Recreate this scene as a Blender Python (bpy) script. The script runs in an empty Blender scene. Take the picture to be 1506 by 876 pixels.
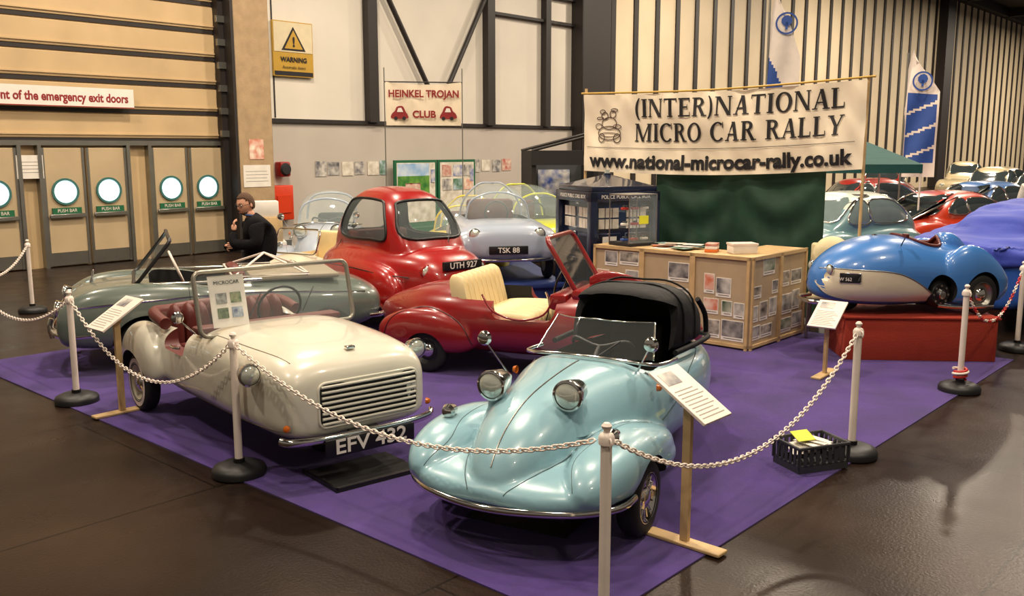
import bpy, bmesh, math, random
from mathutils import Vector, Matrix
from mathutils.bvhtree import BVHTree
random.seed(4)
R=math.radians
sc=bpy.context.scene
coll=sc.collection
try:
    sc.view_settings.view_transform='Standard'
except Exception: pass

# ---------------------------------------------------------------- materials
def lin(c):
    o=[]
    for v in c:
        v=v/255
        o.append(v/12.92 if v<=.04045 else ((v+.055)/1.055)**2.4)
    return (*o,1)
MC={}
def M(name,col,rough=.5,metal=0,coat=0,var=.06,scale=6,bump=0,bscale=40,alpha=1,emis=0,sheen=0,col2=None,spec=None):
    if name in MC: return MC[name]
    m=bpy.data.materials.new(name); m.use_nodes=True
    nt=m.node_tree; b=nt.nodes['Principled BSDF']
    L=lin(col)
    tc=nt.nodes.new('ShaderNodeTexCoord')
    nz=nt.nodes.new('ShaderNodeTexNoise'); nz.inputs['Scale'].default_value=scale; nz.inputs['Detail'].default_value=4
    nt.links.new(tc.outputs['Object'],nz.inputs['Vector'])
    rp=nt.nodes.new('ShaderNodeValToRGB')
    e=rp.color_ramp.elements
    e[0].position=.3; e[1].position=.7
    if col2: e[0].color=L; e[1].color=lin(col2)
    else:
        e[0].color=tuple(x*(1-var) for x in L[:3])+(1,)
        e[1].color=tuple(min(1,x*(1+var)) for x in L[:3])+(1,)
    nt.links.new(nz.outputs['Fac'],rp.inputs['Fac'])
    nt.links.new(rp.outputs['Color'],b.inputs['Base Color'])
    b.inputs['Roughness'].default_value=rough; b.inputs['Metallic'].default_value=metal
    b.inputs['Coat Weight'].default_value=coat; b.inputs['Coat Roughness'].default_value=.04
    b.inputs['Alpha'].default_value=alpha
    if spec is not None: b.inputs['Specular IOR Level'].default_value=spec
    if sheen: b.inputs['Sheen Weight'].default_value=sheen
    if emis:
        nt.links.new(rp.outputs['Color'],b.inputs['Emission Color']); b.inputs['Emission Strength'].default_value=emis
    if bump:
        n2=nt.nodes.new('ShaderNodeTexNoise'); n2.inputs['Scale'].default_value=bscale; n2.inputs['Detail'].default_value=3
        nt.links.new(tc.outputs['Object'],n2.inputs['Vector'])
        bp=nt.nodes.new('ShaderNodeBump'); bp.inputs['Strength'].default_value=bump; bp.inputs['Distance'].default_value=.02
        nt.links.new(n2.outputs['Fac'],bp.inputs['Height']); nt.links.new(bp.outputs['Normal'],b.inputs['Normal'])
    MC[name]=m; return m
def paint(name,col): return M('paint_'+name,col,rough=.3,coat=.8,var=.03,scale=3)
chrome=M('chrome',(225,222,215),rough=.12,metal=1,var=.03)
steel=M('brushed_steel',(150,148,140),rough=.35,metal=.9)
rubber=M('tyre_rubber',(22,21,21),rough=.75)
black=M('black_paint',(16,15,16),rough=.4)
darkin=M('dark_interior',(16,14,14),rough=.8)
glass=M('clear_glass',(200,215,215),rough=.05,alpha=.12,coat=.4)
dglass=M('dark_glass',(50,58,60),rough=.06,coat=1)
lens=M('headlamp_lens',(215,218,205),rough=.08,coat=1,metal=.45)
hood=M('hood_fabric',(9,9,11),rough=.7,bump=.5,bscale=9,spec=.3)
whiteplastic=M('white_plastic',(228,214,202),rough=.4)
paper=M('white_paper',(228,221,210),rough=.7)
ply=M('plywood',(196,164,116),rough=.6,scale=9,var=.14)
leather_r=M('oxblood_leather',(88,28,22),rough=.5)
leather_c=M('cream_leather',(222,200,150),rough=.45)
amber=M('amber_lens',(190,95,20),rough=.2)
greenm=M('green_label',(25,95,60),rough=.5)
inkdark=M('ink_black',(28,24,26),rough=.7)
inkblue=M('ink_blue',(40,75,150),rough=.6)
inkred=M('ink_red',(140,28,30),rough=.6)
yellow=M('yellow_card',(225,225,50),rough=.6)
prints=[M('print_%d'%i,a,rough=.5,scale=7,col2=b) for i,(a,b) in enumerate([
 ((225,218,205),(85,85,95)),((205,95,60),(235,225,205)),((45,105,50),(190,205,215)),((50,80,160),(225,220,210)),
 ((235,228,215),(190,180,160)),((170,45,35),(225,210,190)),((70,72,80),(215,210,200))])]
bprints=[prints[0],prints[6],M('print_b3',(60,60,66),rough=.5,scale=10,col2=(170,165,160)),prints[6],M('print_b1',(70,66,64),rough=.5,scale=12,col2=(200,190,175)),M('print_b2',(190,175,150),rough=.5,scale=9,col2=(110,80,60)),prints[1],M('print_b4',(60,84,60),rough=.5,scale=8,col2=(190,190,170))]

# ---------------------------------------------------------------- mesh helpers
def new(name,verts,faces,mat,smooth=False,ang=None):
    me=bpy.data.meshes.new(name); me.from_pydata([tuple(v) for v in verts],[],faces)
    if mat: me.materials.append(mat)
    o=bpy.data.objects.new(name,me); coll.objects.link(o)
    if smooth: shade(o,ang)
    return o
def shade(o,ang=None):
    me=o.data
    me.polygons.foreach_set('use_smooth',[True]*len(me.polygons))
    if ang:
        try: me.set_sharp_from_angle(angle=R(ang))
        except Exception: pass
    me.update()
def fixn(o):
    bm=bmesh.new(); bm.from_mesh(o.data); bmesh.ops.recalc_face_normals(bm,faces=bm.faces); bm.to_mesh(o.data); bm.free()
def bake(o):
    bpy.context.view_layer.update()
    dg=bpy.context.evaluated_depsgraph_get()
    me=bpy.data.meshes.new_from_object(o.evaluated_get(dg))
    o.modifiers.clear(); o.data=me; return o
def rm(o): bpy.data.objects.remove(o,do_unlink=True)
def box(name,x0,x1,y0,y1,z0,z1,mat,bev=0,seg=2):
    bm=bmesh.new(); bmesh.ops.create_cube(bm,size=1)
    for v in bm.verts:
        v.co=Vector(((x0+x1)/2+v.co.x*(x1-x0),(y0+y1)/2+v.co.y*(y1-y0),(z0+z1)/2+v.co.z*(z1-z0)))
    if bev: bmesh.ops.bevel(bm,geom=bm.edges[:],offset=bev,segments=seg,affect='EDGES',profile=.5)
    me=bpy.data.meshes.new(name); bm.to_mesh(me); bm.free()
    me.materials.append(mat); o=bpy.data.objects.new(name,me); coll.objects.link(o)
    if bev: shade(o,40)
    return o
def xf(o,m): o.data.transform(m); return o
def rotabout(o,p,axis,ang):
    p=Vector(p); return xf(o,Matrix.Translation(p)@Matrix.Rotation(R(ang),4,axis)@Matrix.Translation(-p))
def lathe(name,prof,o,d,mat,seg=32,ang=40):
    o=Vector(o); d=Vector(d).normalized()
    q=d.to_track_quat('Z','Y').to_matrix()
    vs=[];fs=[];n=len(prof)
    for i in range(seg):
        a=2*math.pi*i/seg
        for r,h in prof: vs.append(o+q@Vector((r*math.cos(a),r*math.sin(a),h)))
    for i in range(seg):
        j=(i+1)%seg
        for k in range(n-1): fs.append((i*n+k,j*n+k,j*n+k+1,i*n+k+1))
    ob=new(name,vs,fs,mat)
    bm=bmesh.new(); bm.from_mesh(ob.data); bmesh.ops.remove_doubles(bm,verts=bm.verts,dist=1e-5)
    bmesh.ops.recalc_face_normals(bm,faces=bm.faces); bm.to_mesh(ob.data); bm.free()
    shade(ob,ang); return ob
def cyl(name,p0,p1,r,mat,r2=None,seg=20):
    p0=Vector(p0);p1=Vector(p1); h=(p1-p0).length; r2=r if r2 is None else r2
    return lathe(name,[(0,0),(r,0),(r2,h),(0,h)],p0,p1-p0,mat,seg)
def cat(pts,n,closed=False):
    out=[];N=len(pts); pts=[tuple(p) for p in pts]
    rng=range(N if closed else N-1)
    for i in rng:
        if closed: p0,p1,p2,p3=pts[i-1],pts[i],pts[(i+1)%N],pts[(i+2)%N]
        else: p0,p1,p2,p3=pts[max(i-1,0)],pts[i],pts[i+1],pts[min(i+2,N-1)]
        for k in range(n):
            t=k/n
            out.append(tuple(.5*((2*b)+(-a+c)*t+(2*a-5*b+4*c-d)*t*t+(-a+3*b-3*c+d)*t**3) for a,b,c,d in zip(p0,p1,p2,p3)))
    if not closed: out.append(pts[-1])
    return out
def tube(name,pts,r,mat,closed=False,sm=0,seg=10,flat=None):
    if sm: pts=cat(pts,sm,closed)
    P=[Vector(p) for p in pts]; n=len(P); vs=[];fs=[]
    up=Vector((0,0,1)); prev=None
    for i in range(n):
        if closed: t=(P[(i+1)%n]-P[i-1])
        else: t=P[min(i+1,n-1)]-P[max(i-1,0)]
        t.normalize()
        if prev is None:
            ref=up if abs(t.z)<.9 else Vector((1,0,0)); u=t.cross(ref).normalized()
        else: u=(prev-t*prev.dot(t)).normalized()
        prev=u; w=t.cross(u)
        for k in range(seg):
            a=2*math.pi*k/seg
            vs.append(P[i]+u*math.cos(a)*r+w*math.sin(a)*r*(flat or 1))
    m=n if closed else n-1
    for i in range(m):
        j=(i+1)%n
        for k in range(seg):
            l=(k+1)%seg; fs.append((i*seg+k,i*seg+l,j*seg+l,j*seg+k))
    if not closed: fs.append(tuple(range(seg-1,-1,-1))); fs.append(tuple((n-1)*seg+k for k in range(seg)))
    o=new(name,vs,fs,mat); fixn(o); shade(o,50); return o
def loft(name,keys,mat,y0=0,nv=48,sub=6):
    K=[]
    for k in keys:
        k=list(k)+[2.3,3,.45][len(k)-4:]; K.append(k)
    S=cat(K,sub); vs=[];fs=[]
    for (x,hw,zb,zt,nt,nb,m) in S:
        hw=max(hw,.004); zt=max(zt,zb+.008); zc=zb+(zt-zb)*m
        for j in range(nv):
            a=2*math.pi*j/nv; c=math.cos(a); s=math.sin(a)
            if s>=0: vs.append((x,y0+hw*math.copysign(abs(c)**(2/nt),c),zc+(zt-zc)*abs(s)**(2/nt)))
            else: vs.append((x,y0+hw*math.copysign(abs(c)**(2/nb),c),zc-(zc-zb)*abs(s)**(2/nb)))
    n=len(S)
    for i in range(n-1):
        for j in range(nv):
            l=(j+1)%nv; fs.append((i*nv+j,i*nv+l,(i+1)*nv+l,(i+1)*nv+j))
    fs.append(tuple(range(nv))); fs.append(tuple((n-1)*nv+j for j in range(nv-1,-1,-1)))
    o=new(name,vs,fs,mat); fixn(o); shade(o,60); return o
def blend(name,objs,mat,vox=.02,sm=8):
    bm=bmesh.new()
    for o in objs: bm.from_mesh(o.data)
    me=bpy.data.meshes.new(name); bm.to_mesh(me); bm.free()
    for o in objs: rm(o)
    o=bpy.data.objects.new(name,me); coll.objects.link(o)
    r=o.modifiers.new('r','REMESH'); r.mode='VOXEL'; r.voxel_size=vox
    s=o.modifiers.new('s','SMOOTH'); s.factor=.5; s.iterations=sm
    bake(o); o.data.materials.clear(); o.data.materials.append(mat)
    o.data.polygons.foreach_set('material_index',[0]*len(o.data.polygons))
    shade(o); return o
def cut(o,cutters,ang=40):
    for c in cutters:
        fixn(c)
        m=o.modifiers.new('b','BOOLEAN'); m.operation='DIFFERENCE'; m.object=c; m.solver='EXACT'
        try: m.material_mode='TRANSFER'
        except Exception: pass
        bake(o); rm(c)
    shade(o,ang); return o
def bvh(o): return BVHTree.FromPolygons([v.co.copy() for v in o.data.vertices],[tuple(p.vertices) for p in o.data.polygons])
def proj(tree,q,d,off):
    h,n,_,_=tree.ray_cast(q,d)
    if h is None: h,n,_,_=tree.find_nearest(q)
    if n.dot(d)>0: n=-n
    return h+n*off
def decal(name,tree,out,o,ux,uy,d,mat,off=.004,rings=7,border=None,bmat=None):
    o=Vector(o);ux=Vector(ux);uy=Vector(uy);d=Vector(d).normalized()
    N=len(out); cx=sum(p[0] for p in out)/N; cy=sum(p[1] for p in out)/N
    vs=[proj(tree,o+ux*cx+uy*cy,d,off)];fs=[]
    for k in range(1,rings+1):
        t=k/rings
        for p in out: vs.append(proj(tree,o+ux*(cx+(p[0]-cx)*t)+uy*(cy+(p[1]-cy)*t),d,off))
    for j in range(N):
        l=(j+1)%N; fs.append((0,1+j,1+l))
        for k in range(rings-1): fs.append((1+k*N+j,1+(k+1)*N+j,1+(k+1)*N+l,1+k*N+l))
    a=new(name,vs,fs,mat); fixn(a); shade(a); res=[a]
    if border: res.append(tube(name+'_trim',vs[1+(rings-1)*N:],border,bmat or rubber,closed=True,seg=8))
    return res
def seam(name,tree,pts,d,mat=None,r=.004,sm=8,off=.001):
    P=cat(pts,sm); Q=[proj(tree,Vector(p),Vector(d).normalized(),off) for p in P]
    for _ in range(2): Q=[Q[0]]+[(Q[i-1]+Q[i]*2+Q[i+1])/4 for i in range(1,len(Q)-1)]+[Q[-1]]
    return tube(name,Q,r,mat or black,seg=6)
def rr(w,h,r,n=5):
    o=[]
    for cx,cy,a0 in ((w/2-r,h/2-r,0),(-w/2+r,h/2-r,90),(-w/2+r,-h/2+r,180),(w/2-r,-h/2+r,270)):
        for k in range(n+1):
            a=R(a0+90*k/n); o.append((cx+r*math.cos(a),cy+r*math.sin(a)))
    return o
def text(name,s,size,mat,o,ux,uy,bold=0,align='CENTER',ext=.001,sx=1):
    cu=bpy.data.curves.new(name,'FONT'); cu.body=s; cu.size=size; cu.align_x=align; cu.align_y='CENTER'; cu.extrude=ext; cu.offset=bold; cu.resolution_u=4
    ob=bpy.data.objects.new(name,cu); coll.objects.link(ob); bpy.context.view_layer.update()
    me=bpy.data.meshes.new_from_object(ob.evaluated_get(bpy.context.evaluated_depsgraph_get())); rm(ob)
    me.materials.clear(); me.materials.append(mat)
    ux=Vector(ux).normalized();uy=Vector(uy).normalized();uz=ux.cross(uy)
    m=Matrix.Identity(4)
    for i in range(3): m[i][0]=ux[i]*sx;m[i][1]=uy[i];m[i][2]=uz[i];m[i][3]=o[i]
    me.transform(m); o2=bpy.data.objects.new(name,me); coll.objects.link(o2); return o2
def G(name,objs,loc=(0,0,0),rz=0):
    e=bpy.data.objects.new(name,None); coll.objects.link(e); e.location=loc; e.rotation_euler=(0,0,R(rz)); e.empty_display_size=.2
    for o in objs:
        if isinstance(o,(list,tuple)):
            for p in o: p.parent=e
        else: o.parent=e
    return e
def wheel(x,y,r,w,side=1,capmat=None,spokes=0,wall=None):
    z=r; out=[]
    out.append(lathe('tyre',[(r*.6,-w/2),(r*.72,-w*.53),(r*.9,-w*.5),(r*.98,-w*.36),(r,-w*.15),(r,w*.15),(r*.98,w*.36),(r*.9,w*.5),(r*.72,w*.53),(r*.6,w/2)],(x,y,z),(0,side,0),rubber,40))
    out.append(lathe('rim',[(0,w*.15),(r*.45,w*.12),(r*.55,w*.35),(r*.64,w*.52),(r*.67,w*.5),(r*.6,w*.1),(r*.6,-w*.5),(0,-w*.5)],(x,y,z),(0,side,0),capmat or steel,32))
    out.append(lathe('hubcap',[(0,w*.55),(r*.12,w*.53),(r*.3,w*.38),(r*.38,w*.14)],(x,y,z),(0,side,0),chrome,24))
    if wall: out.append(lathe('whitewall',[(r*.68,w*.545),(r*.82,w*.53)],(x,y,z),(0,side,0),wall,36))
    for i in range(spokes):
        a=2*math.pi*i/spokes
        c=Vector((x,y+side*w*.3,z)); d=Vector((math.cos(a),0,math.sin(a)))
        out.append(cyl('spoke_%d'%(i+1),c+d*r*.15,c+d*r*.6+Vector((0,side*w*.05,0)),r*.03,chrome,seg=6))
    return out
def lamp(x,y,z,r,length=.14,d=(1,0,0),body=None,l=None):
    body=body or chrome
    a=lathe('headlamp_shell',[(0,-length),(r*.35,-length*.95),(r*.75,-length*.6),(r*.97,-length*.15),(r*1.06,0),(r*1.04,.012),(r*.9,.015)],(x,y,z),d,body,28)
    b=lathe('headlamp_lens',[(r*.92,.008),(r*.7,.022),(r*.35,.032),(0,.035)],(x,y,z),d,l or lens,28)
    return [a,b]

# ---------------------------------------------------------------- frames
AX=48.16
a_=Vector((.667,.745,0)); b_=Vector((-.745,.667,0))
W0=(-8.34,14.9,0)

# ---------------------------------------------------------------- room
def floor_mat():
    m=bpy.data.materials.new('hall_floor'); m.use_nodes=True; nt=m.node_tree; b=nt.nodes['Principled BSDF']
    tc=nt.nodes.new('ShaderNodeTexCoord')
    n=nt.nodes.new('ShaderNodeTexNoise'); n.inputs['Scale'].default_value=.9; n.inputs['Detail'].default_value=8
    r=nt.nodes.new('ShaderNodeValToRGB'); r.color_ramp.elements[0].color=lin((30,22,18)); r.color_ramp.elements[1].color=lin((50,37,30)); r.color_ramp.elements[0].position=.35; r.color_ramp.elements[1].position=.7
    nt.links.new(tc.outputs['Object'],n.inputs['Vector']); nt.links.new(n.outputs['Fac'],r.inputs['Fac'])
    br=nt.nodes.new('ShaderNodeTexBrick'); br.inputs['Scale'].default_value=1; br.inputs['Brick Width'].default_value=3.4; br.inputs['Row Height'].default_value=1.9; br.inputs['Mortar Size'].default_value=.008
    br.inputs['Color1'].default_value=(1,1,1,1);br.inputs['Color2'].default_value=(.88,.88,.88,1);br.inputs['Mortar'].default_value=(.3,.3,.3,1)
    nt.links.new(tc.outputs['Object'],br.inputs['Vector'])
    mx=nt.nodes.new('ShaderNodeMixRGB'); mx.blend_type='MULTIPLY'; mx.inputs[0].default_value=1
    nt.links.new(r.outputs['Color'],mx.inputs[1]); nt.links.new(br.outputs['Color'],mx.inputs[2]); nt.links.new(mx.outputs[0],b.inputs['Base Color'])
    n2=nt.nodes.new('ShaderNodeTexNoise'); n2.inputs['Scale'].default_value=3; n2.inputs['Detail'].default_value=6
    mr=nt.nodes.new('ShaderNodeMapRange'); mr.inputs[3].default_value=.2; mr.inputs[4].default_value=.42
    nt.links.new(tc.outputs['Object'],n2.inputs['Vector']); nt.links.new(n2.outputs['Fac'],mr.inputs[0]); nt.links.new(mr.outputs[0],b.inputs['Roughness'])
    b.inputs['Specular IOR Level'].default_value=.1
    b.inputs['Specular Tint'].default_value=(1,.78,.6,1)
    n3=nt.nodes.new('ShaderNodeTexNoise'); n3.inputs['Scale'].default_value=60
    bp=nt.nodes.new('ShaderNodeBump'); bp.inputs['Strength'].default_value=.12; bp.inputs['Distance'].default_value=.01
    nt.links.new(tc.outputs['Object'],n3.inputs['Vector']); nt.links.new(n3.outputs['Fac'],bp.inputs['Height']); nt.links.new(bp.outputs['Normal'],b.inputs['Normal'])
    return m
fl=box('floor',-18,85,-22,12,-.2,0,floor_mat()); fl.location=(-8,4,0); fl.rotation_euler=(0,0,R(AX))
cp=box('carpet',0,6.7,0,7.2,0,.008,M('purple_carpet',(64,38,112),rough=.95,var=.26,scale=2.5,bump=.5,bscale=350,sheen=.1)); cp.location=(.314,3.6,0); cp.rotation_euler=(0,0,R(AX))
for k,(p0,p1) in enumerate((((3.0,3.2),(6.2,7.4)),((-1.2,1.6),(-4.6,4.6)))):
    p0=Vector((*p0,0));p1=Vector((*p1,0)); d=(p1-p0); L=d.length
    t=box('floor_tape',0,L,-.012,.012,0,.002,M('floor_tape_dark',(14,12,12),rough=.4)); t.location=p0; t.rotation_euler=(0,0,math.atan2(d.y,d.x))

tan=M('roller_door_paint',(194,166,124),rough=.6,var=.1,scale=1.3)
tan2=M('door_paint',(182,160,126),rough=.55,var=.09,scale=1.5)
dark=M('dark_steel',(38,32,30),rough=.5)
pil=M('pillar_concrete',(168,142,108),rough=.8,var=.12,bump=.3)
wht=M('white_cladding',(218,210,196),rough=.55,var=.05,scale=.8)
grey=M('lower_wall_paint',(186,177,166),rough=.6,var=.05,scale=1)
cor=M('corrugated_cladding',(222,204,172),rough=.55,var=.08,scale=.6)
port=M('porthole_glass',(205,235,245),emis=1.1,rough=.2)  # daylight behind the portholes is put in as glow of the glass
ps=[]
ps.append(box('backing',-10,4.2,0,.3,0,9.8,tan))
z=2.12; i=0
while z<9.7:
    ps.append(box('slat_%d'%i,-10,4.1,-.05,0,z+.05,z+.46,tan,.012,1)); ps.append(box('slat_joint_%d'%i,-10,4.1,-.03,0,z-.02,z+.05,dark)); z+=.5; i+=1
for k in range(14):
    ps.append(box('slat_lip_%d'%k,-10,4.1,-.075,-.05,2.12+k*.5+.10,2.12+k*.5+.125,tan))
ps.append(box('lintel',-10,4.15,-.12,0,2.04,2.12,steel))
ps.append(box('guide_rail',4.05,4.2,-.22,.0,0,9.8,dark))
for k in range(18): ps.append(box('rail_bracket_%d'%k,4.0,4.2,-.26,-.2,2.2+k*.42,2.32+k*.42,steel))
G('wall_back_roller_shutter',ps,W0,AX)
dn=1
for c in (-5.95,-4.1,-2.25,-.35,1.47,3.37):
    q=[]
    for sgn in (-1,1):
        x=c+sgn*.37
        q.append(box('leaf',x-.35,x+.35,-.1,-.02,.02,2.0,tan2,.01,1))
        q.append(lathe('porthole_ring',[(.19,0),(.19,.03),(.225,.03),(.225,0)],(x,-.1,1.27),(0,-1,0),M('teal_ring',(60,110,105),rough=.4),28))
        q.append(lathe('porthole_pane',[(0,.012),(.19,.012)],(x,-.1,1.27),(0,-1,0),port,28))
        q.append(box('push_bar',x-.3,x+.3,-.17,-.13,.83,.9,steel,.01,1)); q.append(box('push_label',x-.24,x+.24,-.135,-.1,.9,1.0,greenm))
        q.append(text('push_text','PUSH BAR',.08,whiteplastic,(x,-.137,.95),(1,0,0),(0,0,1),sx=.9))
        q.append(box('stile',x+sgn*.33-.025,x+sgn*.33+.025,-.115,-.1,.02,2.0,steel)); q.append(box('meeting_stile',x-sgn*.33-.02,x-sgn*.33+.02,-.115,-.1,.02,2.0,steel))
        q.append(box('jamb',x+sgn*.38-.03,x+sgn*.38+.03,-.14,0,0,2.05,steel))
        q.append(box('kick',x-.33,x+.33,-.106,-.1,.03,.25,steel))
    G('door_%d'%dn,q,W0,AX); dn+=1
sg=[box('board',-4.4,2.35,-.2,-.17,2.68,3.0,paper),box('board_edge',-4.4,2.35,-.205,-.2,2.675,2.69,inkred)]
sg.append(text('lettering','Keep clear in front of the emergency exit doors',.2,inkred,(2.25,-.202,2.83),(1,0,0),(0,0,1),bold=.006,sx=.82,align='RIGHT'))
G('emergency_exit_sign',sg,W0,AX)
G('wall_pillar',[box('column',4.22,5.0,-.45,.3,0,9.8,pil,.02,1),box('guide',4.16,4.22,-.47,-.2,0,9.8,dark),box('edge_strip',4.98,5.04,-.3,0,0,9.8,dark)],W0,AX)
ps=[box('lower_wall',5.0,15.3,0,.3,0,2.55,grey),box('upper_cladding',5.0,16.4,.05,.3,2.55,9.8,wht),box('ledge',5.0,15.4,-.06,.05,2.5,2.58,dark),
    box('skirting',5.0,15.3,-.02,0,0,.12,dark)]
for s,w in ((7.84,.13),(11.6,.13),(13.8,.1)): ps.append(box('stanchion',s-w,s+w,-.14,.05,2.55,9.8,dark))
ps.append(box('main_column',15.0,16.3,-.35,.3,0,9.8,dark,.02,1))
for s0,z0,s1,z1 in ((7.9,5.9,9.7,3.05),(11.6,5.9,9.9,3.05)):
    ps.append(cyl('brace',(s0,-.1,z0),(s1,-.1,z1),.06,dark,seg=10))
ps.append(box('rail',7.84,15.2,-.1,.05,5.9,6.05,dark)); ps.append(box('brace_gusset',9.6,10.0,-.12,-.02,2.9,3.12,dark))
ps.append(box('rail_right',11.6,15.2,-.08,.05,5.25,5.32,dark))
for s in (5.4,): ps.append(box('panel_gap',s-.015,s+.015,.035,.05,2.6,9.8,dark))
G('wall_back_clad',ps,W0,AX)
ps=[box('sheet',16.3,85,.05,.3,0,9.8,cor),box('eaves_beam',-10,85,-.4,.3,9.6,10.1,dark)]
s=16.9;i=0
while s<84:
    ps.append(box('gap_%d'%i,s-.11,s+.11,.0,.05,.3,9.8,dark)); s+=1.15; i+=1
ps.append(box('valley_column',45,46.2,-.4,.05,0,9.8,dark))
G('wall_back_corrugated',ps,W0,AX)
ce=box('ceiling',-18,85,-26,.3,10.1,10.3,M('ceiling_dark',(60,54,50),rough=.9)); ce.location=W0; ce.rotation_euler=(0,0,R(AX))
ps=[]
for s in range(-8,84,8): ps.append(box('girder',s-.12,s+.12,-24,0,9.6,10.09,dark))
G('roof_trusses',ps,W0,AX)

q=[box('board',5.36,6.32,-.03,0.02,3.42,4.5,M('sign_yellow',(185,145,45),rough=.5)),box('upper',5.38,6.3,-.04,-.03,3.9,4.48,M('sign_cream',(215,200,165),rough=.6)),box('base_strip',5.38,6.3,-.04,-.03,3.44,3.52,inkdark),
   new('triangle',[(5.55,-.045,3.93),(6.13,-.045,3.93),(5.84,-.045,4.4)],[(0,1,2)],inkdark),new('triangle_inner',[(5.62,-.05,3.965),(6.06,-.05,3.965),(5.84,-.05,4.33)],[(0,1,2)],M('sign_yellow',(0,0,0))),
   text('mark','!',.26,inkdark,(5.84,-.055,4.09),(1,0,0),(0,0,1),bold=.01),text('words','WARNING',.13,inkdark,(5.84,-.045,3.75),(1,0,0),(0,0,1),bold=.004),text('words_small','Automatic doors',.08,inkdark,(5.84,-.045,3.6),(1,0,0),(0,0,1))]
G('warning_sign',q,(W0[0],W0[1],-.0),AX)
G('fire_call_point',[box('panel',5.12,5.6,-.2,-.02,.55,1.25,M('fire_red',(205,58,22),rough=.4),.02),box('bell',5.28,5.53,-.25,-.02,1.42,1.72,M('fire_red2',(150,20,15),rough=.4),.04),
   lathe('gong',[(0,.05),(.1,.04),(.13,0)],(5.40,-.25,1.57),(0,-1,0),inkdark,20),box('extinguisher_plate',5.2,5.52,-.22,-.2,.7,1.05,M('fire_red',(0,0,0)))],W0,AX)
def papers(name,items,loc,rz,y=-.01):
    o=[]
    for k,(x,zz,w,h,mi) in enumerate(items): 
        m=prints[mi] if isinstance(mi,int) else mi
        o.append(box('sheet_%d'%(k+1),x,x+w,y-.004,y,zz,zz+h,m))
        for j in range(4):
            if mi is paper: o.append(box('text_line',x+.05,x+w-.05-.03*(j%2),y-.0055,y-.004,zz+h*(.25+.15*j),zz+h*(.25+.15*j)+.008,M('print_grey',(120,115,110),rough=.8)))
    return G(name,o,loc,rz)
papers('pillar_notices',[(4.3,1.25,.6,.42,paper),(4.45,1.78,.32,.38,1)],W0,AX,-.455)
papers('wall_notices',[(6.3,1.4,.28,.32,0),(6.62,1.42,.3,.28,6),(7.0,1.4,.3,.3,4),(7.35,1.42,.25,.28,0),(7.7,1.4,.32,.3,4),(8.05,1.4,.2,.32,2)],W0,AX)
papers('wall_notices',[(10.98,1.4,.3,.32,0),(11.35,1.42,.3,.28,4),(11.75,1.4,.3,.3,6),(12.1,1.42,.35,.3,5)],W0,AX)
papers('door_notice',[(.35,1.5,.42,.38,paper)],W0,AX,-.12)
q=[]
land=M('print_landscape_sky',(120,165,210),rough=.5,scale=3,col2=(215,225,230)); grass=M('print_landscape_grass',(40,110,45),rough=.5,scale=6,col2=(110,160,60))
for x0,x1 in ((8.3,9.6),(9.65,10.9)):
    q+= [box('frame',x0,x1,-.22,-.17,.2,1.72,greenm),box('field',x0+.06,x1-.06,-.23,-.22,.3,1.66,prints[4]),box('foot',x0,x1,-.5,0,0,.2,greenm)]
    if x0<9:
        q+=[box('picture_sky',x0+.08,x1-.25,-.235,-.23,1.35,1.64,land),box('picture_field',x0+.08,x1-.25,-.237,-.23,.85,1.36,grass),box('picture_car',x0+.3,x0+.75,-.24,-.237,1.0,1.2,prints[5],.02)]
    else:
        for a in range(3):
            for b in range(2): q.append(box('photo_print',x0+.12+a*.36,x0+.42+a*.36,-.24,-.23,1.0+b*.33,1.27+b*.33,prints[(0,5,2,3,1,6)[a*2+b]]))
    q+= [box('picture_small',x1-.2,x1-.08,-.245,-.235,1.2,1.5,prints[3])]
G('poster_display_board',q,W0,AX)

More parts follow.
